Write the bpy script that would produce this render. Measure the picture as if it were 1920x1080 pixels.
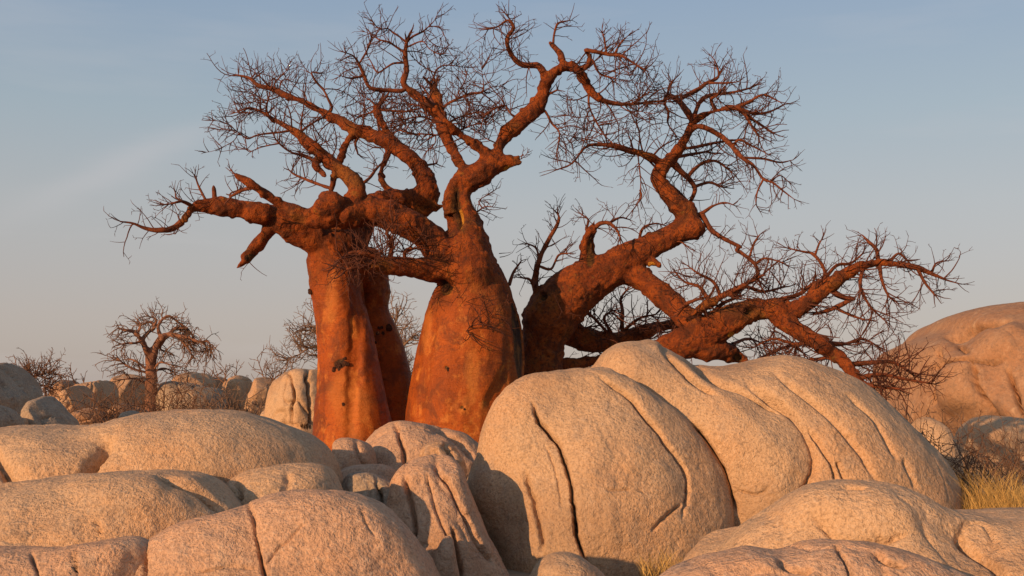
import bpy, bmesh, math, random
import numpy as np
from mathutils import Vector

random.seed(7)
RNG = np.random.default_rng(11)

# ------------------------------------------------------------------ clear
for o in list(bpy.data.objects):
    bpy.data.objects.remove(o, do_unlink=True)
scene = bpy.context.scene
COL = scene.collection
R = math.radians

# ------------------------------------------------------------------ camera
EYE = 1.60                 # camera height, metres
FPX = 2156.0               # focal length in photograph pixels (1920 wide)
HOR = 740.0                # photograph row of the horizon
cam_d = bpy.data.cameras.new('camera')
cam = bpy.data.objects.new('camera', cam_d)
COL.objects.link(cam)
cam.location = (0, 0, EYE)
cam.rotation_euler = (R(90), 0, 0)
cam_d.sensor_width = 36.0
cam_d.lens = 36.0 * FPX / 1920.0
cam_d.shift_y = (HOR - 540.0) / 1920.0
cam_d.clip_start = 0.1
cam_d.clip_end = 3000
scene.camera = cam

# ------------------------------------------------------------------ world + sun
SUN_AZ = 43.0              # degrees to the left of straight behind the camera
SUN_EL = 14.5
world = bpy.data.worlds.new('World')
scene.world = world
world.use_nodes = True
nt = world.node_tree
nt.nodes.clear()


def N(tree, kind, **kw):
    n = tree.nodes.new(kind)
    for k, v in kw.items():
        if k.startswith('i_'):
            n.inputs[k[2:].replace('_', ' ')].default_value = v
        else:
            setattr(n, k, v)
    return n


sx, sy = -math.sin(R(SUN_AZ)), -math.cos(R(SUN_AZ))
sun_dir = Vector((sx * math.cos(R(SUN_EL)), sy * math.cos(R(SUN_EL)), math.sin(R(SUN_EL))))
sky = N(nt, 'ShaderNodeTexSky', sky_type='NISHITA', sun_disc=False)
sky.sun_elevation = R(SUN_EL)
sky.sun_rotation = math.atan2(sx, sy)      # rotation measured from +Y towards +X
sky.air_density = 1.0
sky.dust_density = 3.2
sky.ozone_density = 1.3
sky.altitude = 900
hs = N(nt, 'ShaderNodeHueSaturation')
hs.inputs['Saturation'].default_value = 0.62
nt.links.new(sky.outputs[0], hs.inputs['Color'])
# dusty dry-season air: the same pale band all round the horizon, bluer overhead
tcw = N(nt, 'ShaderNodeTexCoord')
sep = N(nt, 'ShaderNodeSeparateXYZ')
nt.links.new(tcw.outputs['Generated'], sep.inputs[0])
rampw = N(nt, 'ShaderNodeValToRGB')
el = rampw.color_ramp.elements
stops = [(0.0, (0.545, 0.445, 0.395)), (0.065, (0.548, 0.466, 0.424)), (0.156, (0.500, 0.503, 0.500)), (0.232, (0.405, 0.490, 0.545)),
         (0.325, (0.307, 0.420, 0.569)), (1.0, (0.19, 0.28, 0.44))]
while len(el) < len(stops):
    el.new(0.5)
for e, (p_, c_) in zip(el, stops):
    e.position = p_
    e.color = (*c_, 1)
nt.links.new(sep.outputs['Z'], rampw.inputs['Fac'])
scl = N(nt, 'ShaderNodeVectorMath', operation='SCALE')
scl.inputs['Scale'].default_value = 10.0
nt.links.new(rampw.outputs['Color'], scl.inputs[0])
mxd = N(nt, 'ShaderNodeMixRGB')
mxd.inputs['Fac'].default_value = 0.70
nt.links.new(hs.outputs[0], mxd.inputs['Color1'])
nt.links.new(scl.outputs[0], mxd.inputs['Color2'])
# thin high cirrus: streaky noise in sky directions
tc = N(nt, 'ShaderNodeTexCoord')
mp = N(nt, 'ShaderNodeMapping')
mp.inputs['Rotation'].default_value = (0, R(-22), R(8))
mp.inputs['Scale'].default_value = (1.3, 1.3, 8.5)
mp.inputs['Location'].default_value = (0.37, 0.0, 0.62)
nt.links.new(tc.outputs['Generated'], mp.inputs['Vector'])
nz = N(nt, 'ShaderNodeTexNoise')
nz.inputs['Scale'].default_value = 1.7
nz.inputs['Detail'].default_value = 5
nz.inputs['Roughness'].default_value = 0.55
nt.links.new(mp.outputs[0], nz.inputs['Vector'])
cr = N(nt, 'ShaderNodeMapRange')
cr.inputs['From Min'].default_value = 0.56
cr.inputs['From Max'].default_value = 0.85
cr.inputs['To Max'].default_value = 0.30
nt.links.new(nz.outputs['Fac'], cr.inputs['Value'])
mx = N(nt, 'ShaderNodeMixRGB')
mx.inputs['Color2'].default_value = (6.2, 5.9, 5.9, 1)
nt.links.new(cr.outputs[0], mx.inputs['Fac'])
nt.links.new(mxd.outputs[0], mx.inputs['Color1'])
# one faint cirrus streak low in the sky, given by its direction


def wm(op, a, b=0.0):
    n = N(nt, 'ShaderNodeMath', operation=op)
    for i_, v_ in ((0, a), (1, b)):
        if isinstance(v_, (int, float)):
            n.inputs[i_].default_value = v_
        else:
            nt.links.new(v_, n.inputs[i_])
    return n.outputs[0]


yy = wm('MAXIMUM', sep.outputs['Y'], 0.05)
cu = wm('ADD', wm('DIVIDE', sep.outputs['X'], yy), 0.335)
cv = wm('SUBTRACT', wm('DIVIDE', sep.outputs['Z'], yy), 0.198)
wig = wm('MULTIPLY', wm('SUBTRACT', nz.outputs['Fac'], 0.5), 0.05)
al_ = wm('ADD', wm('MULTIPLY', cu, 0.934), wm('MULTIPLY', cv, 0.358))
pe_ = wm('ADD', wm('SUBTRACT', wm('MULTIPLY', cv, 0.934), wm('MULTIPLY', cu, 0.358)), wig)
ga = wm('EXPONENT', wm('MULTIPLY', wm('POWER', wm('ABSOLUTE', wm('DIVIDE', pe_, 0.013)), 2.0), -1.0))
gb = wm('EXPONENT', wm('MULTIPLY', wm('POWER', wm('ABSOLUTE', wm('DIVIDE', al_, 0.10)), 2.0), -1.0))
streak = wm('MULTIPLY', wm('MULTIPLY', ga, gb), 0.30)
mx2 = N(nt, 'ShaderNodeMixRGB')
mx2.inputs['Color2'].default_value = (5.9, 5.6, 5.7, 1)
nt.links.new(streak, mx2.inputs['Fac'])
nt.links.new(mx.outputs[0], mx2.inputs['Color1'])
bg = N(nt, 'ShaderNodeBackground')
bg.inputs['Strength'].default_value = 0.10
nt.links.new(mx2.outputs[0], bg.inputs['Color'])
wo = N(nt, 'ShaderNodeOutputWorld')
nt.links.new(bg.outputs[0], wo.inputs['Surface'])

sun_d = bpy.data.lights.new('sun', 'SUN')
sun_d.energy = 5.0
sun_d.angle = R(0.6)
sun_d.color = (1.0, 0.60, 0.30)
sun = bpy.data.objects.new('sun', sun_d)
COL.objects.link(sun)
sun.rotation_euler = sun_dir.to_track_quat('Z', 'Y').to_euler()
sun.location = sun_dir * 60

vs = scene.view_settings
vs.view_transform = 'Standard'
vs.look = 'None'
vs.exposure = 0.0
vs.gamma = 1.0
vs.use_curve_mapping = False
scene.render.engine = 'CYCLES'

# ------------------------------------------------------------------ helpers


def unp(px, py, D):
    """photograph pixel + distance along the view axis -> world point"""
    return np.array([(px - 960.0) / FPX * D, D, EYE + (HOR - py) / FPX * D])


def proj(V):
    return 960.0 + V[:, 0] / V[:, 1] * FPX, HOR - (V[:, 2] - EYE) / V[:, 1] * FPX


def _hash(ix, iy, iz, seed):
    h = (ix.astype(np.uint32) * np.uint32(374761393)) ^ (iy.astype(np.uint32) * np.uint32(668265263)) \
        ^ (iz.astype(np.uint32) * np.uint32(2147483647 & 0x9E3779B1)) ^ np.uint32((seed * 0x85EBCA6B) & 0xFFFFFFFF)
    h = (h ^ (h >> np.uint32(15))) * np.uint32(2246822519)
    h = (h ^ (h >> np.uint32(13))) * np.uint32(3266489917)
    h = h ^ (h >> np.uint32(16))
    return h.astype(np.float64) / 4294967295.0 * 2 - 1


def noise3(P, seed=0):
    i = np.floor(P).astype(np.int64)
    f = P - i
    u = f * f * f * (f * (f * 6 - 15) + 10)
    i = i + 100000
    r = 0.0
    for dx in (0, 1):
        wx = u[:, 0] if dx else 1 - u[:, 0]
        for dy in (0, 1):
            wy = u[:, 1] if dy else 1 - u[:, 1]
            for dz in (0, 1):
                wz = u[:, 2] if dz else 1 - u[:, 2]
                r = r + wx * wy * wz * _hash(i[:, 0] + dx, i[:, 1] + dy, i[:, 2] + dz, seed)
    return r


def fbm(P, octaves=4, seed=0, gain=0.5):
    a, s, t = 1.0, 0.0, 0.0
    for k in range(octaves):
        s = s + a * noise3(P * (2.03 ** k) + 17.3 * k, seed + k)
        t += a
        a *= gain
    return s / t


def vnormals(V, F):
    """F: quads or tris array"""
    n = np.cross(V[F[:, 2]] - V[F[:, 0]], V[F[:, -1]] - V[F[:, 1]])
    vn = np.zeros_like(V)
    for k in range(F.shape[1]):
        np.add.at(vn, F[:, k], n)
    vn /= np.linalg.norm(vn, axis=1)[:, None] + 1e-12
    return vn


def mesh_np(name, V, F, smooth=True):
    me = bpy.data.meshes.new(name)
    nv, nf, k = len(V), len(F), F.shape[1]
    me.vertices.add(nv)
    me.vertices.foreach_set('co', np.ascontiguousarray(V, dtype=np.float32).ravel())
    me.loops.add(nf * k)
    me.loops.foreach_set('vertex_index', np.ascontiguousarray(F, dtype=np.int32).ravel())
    me.polygons.add(nf)
    me.polygons.foreach_set('loop_start', np.arange(0, nf * k, k, dtype=np.int32))
    me.polygons.foreach_set('loop_total', np.full(nf, k, dtype=np.int32))
    me.polygons.foreach_set('use_smooth', np.full(nf, smooth, dtype=bool))
    me.update(calc_edges=True)
    return me


def link(name, me, mat=None, parent=None, origin=None):
    o = bpy.data.objects.new(name, me)
    COL.objects.link(o)
    if me is not None and mat is not None:
        me.materials.append(mat)
    if parent is not None:
        o.parent = parent
    if origin is not None:
        o.location = origin
    return o


def tag(o, label=None, cat=None, group=None, kind=None):
    if label:
        o['label'] = label
    if cat:
        o['category'] = cat
    if group:
        o['group'] = group
    if kind:
        o['kind'] = kind
    return o


def thing(name, label, cat, loc, group=None):
    o = bpy.data.objects.new(name, None)
    COL.objects.link(o)
    o.location = loc
    o.empty_display_size = 0.2
    return tag(o, label, cat, group)


# ------------------------------------------------------------------ materials


class MB:
    def __init__(s, name):
        s.m = bpy.data.materials.new(name)
        s.m.use_nodes = True
        s.t = s.m.node_tree
        s.t.nodes.clear()
        s.out = s.t.nodes.new('ShaderNodeOutputMaterial')
        s.b = s.t.nodes.new('ShaderNodeBsdfPrincipled')
        s.t.links.new(s.b.outputs[0], s.out.inputs['Surface'])
        s.tc = s.t.nodes.new('ShaderNodeTexCoord')

    def L(s, a, b):
        s.t.links.new(a, b)

    def map(s, scale=(1, 1, 1), rot=(0, 0, 0), loc=(0, 0, 0)):
        n = s.t.nodes.new('ShaderNodeMapping')
        n.inputs['Scale'].default_value = scale
        n.inputs['Rotation'].default_value = rot
        n.inputs['Location'].default_value = loc
        s.L(s.tc.outputs['Object'], n.inputs['Vector'])
        return n.outputs[0]

    def noise(s, scale, detail=4, rough=0.55, vec=None, dist=0.0):
        n = s.t.nodes.new('ShaderNodeTexNoise')
        n.inputs['Scale'].default_value = scale
        n.inputs['Detail'].default_value = detail
        n.inputs['Roughness'].default_value = rough
        n.inputs['Distortion'].default_value = dist
        s.L(vec if vec is not None else s.tc.outputs['Object'], n.inputs['Vector'])
        return n.outputs['Fac']

    def voro(s, scale, vec=None, feature='F1', rand=1.0):
        n = s.t.nodes.new('ShaderNodeTexVoronoi')
        n.feature = feature
        n.inputs['Scale'].default_value = scale
        n.inputs['Randomness'].default_value = rand
        s.L(vec if vec is not None else s.tc.outputs['Object'], n.inputs['Vector'])
        return n.outputs['Distance']

    def rng(s, v, a, b, c=0.0, d=1.0, smooth=True):
        n = s.t.nodes.new('ShaderNodeMapRange')
        if smooth:
            n.interpolation_type = 'SMOOTHSTEP'
        n.inputs['From Min'].default_value = a
        n.inputs['From Max'].default_value = b
        n.inputs['To Min'].default_value = c
        n.inputs['To Max'].default_value = d
        s.L(v, n.inputs['Value'])
        return n.outputs[0]

    def math(s, op, a, b):
        n = s.t.nodes.new('ShaderNodeMath')
        n.operation = op
        for k, v in ((0, a), (1, b)):
            if isinstance(v, (int, float)):
                n.inputs[k].default_value = v
            else:
                s.L(v, n.inputs[k])
        return n.outputs[0]

    def mix(s, f, a, b, mode='MIX'):
        n = s.t.nodes.new('ShaderNodeMixRGB')
        n.blend_type = mode
        for k, v in (('Fac', f), ('Color1', a), ('Color2', b)):
            if isinstance(v, (int, float)):
                n.inputs[k].default_value = v
            elif isinstance(v, tuple):
                n.inputs[k].default_value = (v[0], v[1], v[2], 1)
            else:
                s.L(v, n.inputs[k])
        return n.outputs[0]

    def bump(s, h, strength, dist, prev=None):
        n = s.t.nodes.new('ShaderNodeBump')
        n.inputs['Strength'].default_value = strength
        n.inputs['Distance'].default_value = dist
        s.L(h, n.inputs['Height'])
        if prev is not None:
            s.L(prev, n.inputs['Normal'])
        return n.outputs[0]

    def attr(s, name):
        n = s.t.nodes.new('ShaderNodeAttribute')
        n.attribute_name = name
        return n.outputs['Fac']

    def z(s):
        n = s.t.nodes.new('ShaderNodeSeparateXYZ')
        s.L(s.tc.outputs['Object'], n.inputs[0])
        return n.outputs['Z']

    def done(s, col, rough, nrm=None, spec=0.3):
        s.L(col, s.b.inputs['Base Color'])
        if isinstance(rough, (int, float)):
            s.b.inputs['Roughness'].default_value = rough
        else:
            s.L(rough, s.b.inputs['Roughness'])
        s.b.inputs['Specular IOR Level'].default_value = spec
        if nrm is not None:
            s.L(nrm, s.b.inputs['Normal'])
        return s.m


def granite(name, base=(0.56, 0.365, 0.215), warm=(0.57, 0.335, 0.18), grey=(0.36, 0.27, 0.20), grain=1.0, stain=0.5):
    k = MB(name)
    big = k.noise(0.9, 5, 0.6)
    med = k.noise(5.0, 5, 0.62, dist=0.3)
    fine = k.noise(42.0 * grain, 3, 0.7)
    spk = k.noise(95.0 * grain, 2, 0.7)
    c = k.mix(k.rng(big, 0.38, 0.66), base, warm)
    c = k.mix(k.rng(med, 0.5, 0.72, 0, stain), c, grey)
    # mineral grains: dark biotite and pale feldspar
    dk = k.mix(k.rng(fine, 0.34, 0.51, 0.50, 0.0), c, (0.19, 0.12, 0.075))
    c = k.mix(k.rng(fine, 0.53, 0.68, 0, 0.5 if grain > 0.5 else 0.15), dk, (0.64, 0.47, 0.32))
    c = k.mix(k.rng(spk, 0.32, 0.45, 0.45, 0.0), c, (0.15, 0.10, 0.07))
    # run-off streaks down the faces
    st = k.noise(1.0, 5, 0.6, vec=k.map(scale=(3.4, 3.4, 0.45)))
    c = k.mix(k.rng(st, 0.57, 0.74, 0, 0.42), c, (0.24, 0.165, 0.12))
    # broad weathering: bleached areas, brown varnish, dark lichen films
    w1 = k.noise(0.55, 6, 0.62, vec=k.map(loc=(3.1, 8.2, 1.7)), dist=0.5)
    c = k.mix(k.rng(w1, 0.50, 0.66, 0, 0.42), c, (0.30, 0.185, 0.115))
    w2 = k.noise(1.7, 6, 0.68, vec=k.map(loc=(9.4, 2.2, 5.5), scale=(1, 1, 0.6)), dist=0.8)
    c = k.mix(k.rng(w2, 0.56, 0.72, 0, 0.38), c, (0.66, 0.46, 0.30))
    c = k.mix(k.rng(k.noise(3.6, 6, 0.72, vec=k.map(loc=(1.4, 6.2, 3.5)), dist=1.0), 0.60, 0.70, 0, 0.45), c, (0.20, 0.145, 0.105))
    # hairline weathering cracks
    vn = k.t.nodes.new('ShaderNodeVectorMath')
    vn.operation = 'ADD'
    nn = k.t.nodes.new('ShaderNodeTexNoise')
    nn.inputs['Scale'].default_value = 1.8
    nn.inputs['Detail'].default_value = 4
    k.L(k.tc.outputs['Object'], nn.inputs['Vector'])
    k.L(k.map(scale=(1.0, 1.0, 0.55)), vn.inputs[0])
    k.L(nn.outputs['Color'], vn.inputs[1])
    ed = k.voro(0.8, vec=vn.outputs[0], feature='DISTANCE_TO_EDGE')
    gate = k.rng(k.noise(1.3, 2), 0.52, 0.62)
    line = k.math('MULTIPLY', k.rng(ed, 0.0, 0.018, 1, 0), gate)
    c = k.mix(k.math('MULTIPLY', line, 0.28), c, (0.10, 0.07, 0.055))
    pit = k.noise(14, 4, 0.65)
    h = k.math('ADD', k.math('ADD', k.math('MULTIPLY', fine, 0.7), k.math('MULTIPLY', med, 1.5)), k.math('MULTIPLY', pit, 1.1))
    n1 = k.bump(h, 0.75, 0.035)
    n2 = k.bump(spk, 0.5, 0.006, n1)
    n3 = k.bump(k.math('MULTIPLY', line, -1.0), 0.5, 0.006, n2)
    return k.done(c, 0.88, n3, 0.2)


def bark(name, zlo, zhi, low=(0.40, 0.085, 0.007), up=(0.15, 0.032, 0.007)):
    """smooth copper skin low on the bole, rough darker bark on the limbs"""
    k = MB(name)
    big = k.noise(1.1, 4, 0.6)
    med = k.noise(4.5, 5, 0.65, dist=0.4)
    fine = k.noise(22, 4, 0.65)
    tiny = k.noise(70, 3, 0.7)
    wr = k.noise(1.0, 4, 0.6, vec=k.map(scale=(5, 5, 34)), dist=0.6)
    vert = k.noise(1.0, 4, 0.6, vec=k.map(scale=(5.5, 5.5, 0.9)))
    # smooth skin
    c1 = k.mix(k.rng(big, 0.36, 0.62), low, (low[0] * 0.66, low[1] * 0.62, low[2] * 0.8))
    c1 = k.mix(k.rng(med, 0.57, 0.74, 0, 0.5), c1, (0.50, 0.15, 0.025))
    c1 = k.mix(k.rng(vert, 0.50, 0.72, 0, 0.45), c1, (0.18, 0.042, 0.008))
    c1 = k.mix(k.rng(fine, 0.34, 0.46, 0.6, 0.0), c1, (0.15, 0.030, 0.006))
    c1 = k.mix(k.rng(k.noise(2.3, 5, 0.7, dist=0.8), 0.47, 0.62, 0, 0.8), c1, (0.135, 0.034, 0.009))
    c1 = k.mix(k.rng(k.noise(3.1, 5, 0.7, vec=k.map(loc=(7, 3, 1), scale=(1, 1, 0.7))), 0.52, 0.68, 0, 0.85), c1, (0.56, 0.185, 0.030))
    c1 = k.mix(k.rng(tiny, 0.36, 0.50, 0.55, 0.0), c1, (0.20, 0.045, 0.008))
    c1 = k.mix(k.rng(tiny, 0.58, 0.72, 0, 0.4), c1, (0.55, 0.17, 0.03))
    c1 = k.mix(k.rng(wr, 0.62, 0.75, 0, 0.35), c1, (0.19, 0.036, 0.006))
    # rough bark
    c2 = k.mix(k.rng(med, 0.40, 0.60), up, (up[0] * 1.7, up[1] * 1.75, up[2] * 1.2))
    c2 = k.mix(k.rng(big, 0.52, 0.66, 0, 0.55), c2, (0.20, 0.085, 0.018))
    c2 = k.mix(k.rng(fine, 0.36, 0.50, 0.8, 0.0), c2, (0.055, 0.018, 0.010))
    c2 = k.mix(k.rng(tiny, 0.60, 0.74, 0, 0.5), c2, (0.32, 0.105, 0.03))
    c2 = k.mix(k.rng(k.noise(2.7, 6, 0.7, vec=k.map(loc=(4, 1, 9)), dist=0.9), 0.50, 0.62, 0, 0.75), c2, (0.062, 0.020, 0.009))
    c2 = k.mix(k.rng(k.noise(6.5, 5, 0.7, vec=k.map(loc=(2, 7, 3)), dist=0.6), 0.60, 0.70, 0, 0.55), c2, (0.22, 0.115, 0.022))
    zz = k.math('ADD', k.z(), k.math('MULTIPLY', k.math('SUBTRACT', k.noise(0.9, 4, 0.6), 0.5), 2.6))
    f = k.rng(zz, zlo, zhi)
    c = k.mix(f, c1, c2)
    # old wounds: dead blackened wood with ochre heart
    sc = k.attr('scar')
    dead = k.mix(k.rng(med, 0.42, 0.66), (0.026, 0.011, 0.006), (0.15, 0.065, 0.015))
    c = k.mix(k.rng(sc, 0.35, 0.75), c, dead)
    oc = k.attr('ochre')
    c = k.mix(k.rng(oc, 0.3, 0.8, 0, 0.85), c, (0.52, 0.235, 0.03))
    pal = k.attr('pale')
    c = k.mix(k.rng(k.math('MULTIPLY', pal, k.rng(med, 0.30, 0.55, 0.5, 1.3)), 0.25, 0.9, 0, 0.5), c, (0.52, 0.17, 0.032))
    hr = k.math('ADD', k.math('MULTIPLY', fine, 1.0), k.math('MULTIPLY', med, 1.4))
    h = k.mix(f, k.math('ADD', k.math('MULTIPLY', wr, 0.45), k.math('MULTIPLY', fine, 0.35)), hr)
    n1 = k.bump(h, 0.85, 0.04)
    n2 = k.bump(tiny, 0.6, 0.010, n1)
    return k.done(c, k.rng(f, 0, 1, 0.62, 0.88), n2, 0.22)


def plain(name, a, b, scale, rough=0.85, c=None, bumpd=0.01):
    k = MB(name)
    n = k.noise(scale, 4, 0.6)
    col = k.mix(k.rng(n, 0.35, 0.65), a, b)
    if c:
        col = k.mix(k.rng(k.noise(scale * 3.3, 3), 0.55, 0.7), col, c)
    return k.done(col, rough, k.bump(n, 0.6, bumpd), 0.2)


M_GR = [granite('granite_tan'),
        granite('granite_pink', base=(0.55, 0.335, 0.21), warm=(0.56, 0.315, 0.182), grey=(0.35, 0.25, 0.195), grain=0.9, stain=0.6),
        granite('granite_ochre', base=(0.50, 0.295, 0.16), warm=(0.48, 0.26, 0.13), grey=(0.28, 0.21, 0.165), grain=0.55, stain=0.75),
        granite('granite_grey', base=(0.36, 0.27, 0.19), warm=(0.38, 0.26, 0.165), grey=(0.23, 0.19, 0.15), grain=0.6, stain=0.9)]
M_RED = granite('granite_red', base=(0.37, 0.205, 0.115), warm=(0.35, 0.18, 0.095), grey=(0.26, 0.165, 0.115), grain=0.16, stain=0.6)
M_BARK_L = bark('bark_copper', 2.9, 4.4)
M_BARK_C = bark('bark_copper_dark_top', 2.2, 3.7)
M_BARK_R = bark('bark_rough_red', -2.0, 1.2, up=(0.155, 0.034, 0.008))
M_BR = plain('branch_bark', (0.17, 0.045, 0.016), (0.085, 0.025, 0.011), 14, 0.85, (0.24, 0.07, 0.024))
M_TW = plain('twig_bark', (0.13, 0.044, 0.025), (0.075, 0.027, 0.017), 6, 0.85)
M_TWG = plain('dry_twig', (0.24, 0.15, 0.10), (0.15, 0.085, 0.055), 6, 0.9)
M_TWB = plain('brown_twig', (0.21, 0.11, 0.065), (0.12, 0.06, 0.035), 6, 0.9)
M_GRASS = plain('straw_grass', (0.58, 0.38, 0.13), (0.44, 0.27, 0.09), 3, 0.8)
M_FARBARK = plain('far_bark', (0.26, 0.115, 0.065), (0.15, 0.066, 0.040), 3.0, 0.85, (0.34, 0.16, 0.09))
M_CHAR = plain('blackened_knot', (0.030, 0.013, 0.008), (0.07, 0.025, 0.012), 30, 0.9, None, 0.02)
kk = MB('sandy_soil')
M_SOIL = kk.done(kk.mix(kk.rng(kk.noise(0.7, 6, 0.65), 0.35, 0.65), (0.40, 0.28, 0.18), (0.28, 0.18, 0.11)), 0.95,
                 kk.bump(kk.noise(9, 5, 0.7), 0.8, 0.05), 0.1)

# ------------------------------------------------------------------ ground
rr = np.concatenate([np.linspace(0, 40, 60), np.geomspace(42, 1500, 40)])
na = 128
V = [[0, 0, 0]]
for r in rr[1:]:
    for a in range(na):
        V.append([r * math.cos(2 * math.pi * a / na), r * math.sin(2 * math.pi * a / na), 0])
V = np.array(V, float)
V[:, 1] += 15
V[:, 2] = 0.10 * fbm(np.c_[V[:, :2] * 0.15, V[:, 2]], 4, 3) - 0.02
V[:, 2] += 0.9 * np.clip((np.hypot(V[:, 0], V[:, 1]) - 120) / 400, 0, 1) * (0.5 + noise3(V * 0.01, 5))
F = []
for i in range(len(rr) - 2):
    for a in range(na):
        b = (a + 1) % na
        F.append([1 + i * na + a, 1 + (i + 1) * na + a, 1 + (i + 1) * na + b, 1 + i * na + b])
me = mesh_np('ground', V, np.array(F))
bm = bmesh.new()
bm.from_mesh(me)
bm.verts.ensure_lookup_table()
for a in range(na):
    bm.faces.new((bm.verts[0], bm.verts[1 + a], bm.verts[1 + (a + 1) % na]))
bmesh.ops.recalc_face_normals(bm, faces=bm.faces)
bm.to_mesh(me)
bm.free()
g = link('ground', me, M_SOIL)
tag(g, 'sandy dry soil between the boulders', None, None, 'structure')

# ------------------------------------------------------------------ boulders
_cs = {}


def cubesphere(n):
    if n in _cs:
        return _cs[n]
    pts, quads, off = [], [], 0
    a = np.arange(n + 1)
    I, J = np.meshgrid(a, a, indexing='ij')
    for ax in range(3):
        for s in (0, n):
            P = np.zeros((n + 1, n + 1, 3), int)
            P[..., ax] = s
            P[..., (ax + 1) % 3] = I
            P[..., (ax + 2) % 3] = J
            idx = np.arange((n + 1) ** 2).reshape(n + 1, n + 1) + off
            q = np.stack([idx[:-1, :-1], idx[1:, :-1], idx[1:, 1:], idx[:-1, 1:]], -1).reshape(-1, 4)
            if s == 0:
                q = q[:, ::-1]
            pts.append(P.reshape(-1, 3))
            quads.append(q)
            off += (n + 1) ** 2
    P = np.concatenate(pts)
    Q = np.concatenate(quads)
    key = P[:, 0] * (n + 2) ** 2 + P[:, 1] * (n + 2) + P[:, 2]
    _, first, inv = np.unique(key, return_index=True, return_inverse=True)
    P = P[first].astype(float)
    Q = inv[Q]
    C = np.tan((P / n * 2 - 1) * math.pi / 4)
    C /= np.linalg.norm(C, axis=1)[:, None]
    # conformal shift: vertices gather on the side that faces -Y
    kk_ = 0.60
    ph = np.arccos(np.clip(-C[:, 1], -1, 1))
    ph2 = 2 * np.arctan2(kk_ * np.sin(ph / 2), np.cos(ph / 2) + 1e-12)
    sc_ = np.sin(ph2) / (np.sin(ph) + 1e-9)
    C = np.c_[C[:, 0] * sc_, -np.cos(ph2), C[:, 2] * sc_]
    C /= np.linalg.norm(C, axis=1)[:, None]
    _cs[n] = (C, Q)
    return _cs[n]


def closed_spline(pts, n=600):
    pts = np.array(pts, float)
    m = len(pts)
    out = []
    per = max(2, n // m)
    for i in range(m):
        p0, p1, p2, p3 = pts[i - 1], pts[i], pts[(i + 1) % m], pts[(i + 2) % m]
        for t in np.arange(per) / per:
            out.append(0.5 * ((2 * p1) + (-p0 + p2) * t + (2 * p0 - 5 * p1 + 4 * p2 - p3) * t * t
                              + (-p0 + 3 * p1 - 3 * p2 + p3) * t ** 3))
    return np.array(out)


def open_spline(pts, step):
    """Catmull-Rom through rows of any width; step in units of the first two columns' length"""
    P = np.array(pts, float)
    if len(P) < 2:
        return P
    Q = np.vstack([2 * P[0] - P[1], P, 2 * P[-1] - P[-2]])
    out = []
    for i in range(1, len(Q) - 2):
        p0, p1, p2, p3 = Q[i - 1], Q[i], Q[i + 1], Q[i + 2]
        L = np.linalg.norm((p2 - p1)[:3])
        k = max(1, int(round(L / step)))
        for t in np.arange(k) / k:
            out.append(0.5 * ((2 * p1) + (-p0 + p2) * t + (2 * p0 - 5 * p1 + 4 * p2 - p3) * t * t
                              + (-p0 + 3 * p1 - 3 * p2 + p3) * t ** 3))
    out.append(P[-1])
    return np.array(out)


def seg_dist(X, Y, poly):
    """unsigned distance to an open polyline, signed side of it, arc fraction"""
    best = np.full(len(X), 1e9)
    side = np.zeros(len(X))
    frac = np.zeros(len(X))
    poly = np.array(poly, float)
    L = np.r_[0, np.cumsum(np.linalg.norm(np.diff(poly, axis=0), axis=1))]
    for i in range(len(poly) - 1):
        a, b = poly[i], poly[i + 1]
        d = b - a
        t = np.clip(((X - a[0]) * d[0] + (Y - a[1]) * d[1]) / (d @ d), 0, 1)
        qx, qy = X - a[0] - t * d[0], Y - a[1] - t * d[1]
        dd = np.hypot(qx, qy)
        m = dd < best
        best[m] = dd[m]
        side[m] = np.sign(d[0] * qy - d[1] * qx)[m]
        frac[m] = ((L[i] + t * (L[i + 1] - L[i])) / L[-1])[m]
    return best, side, frac


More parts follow.
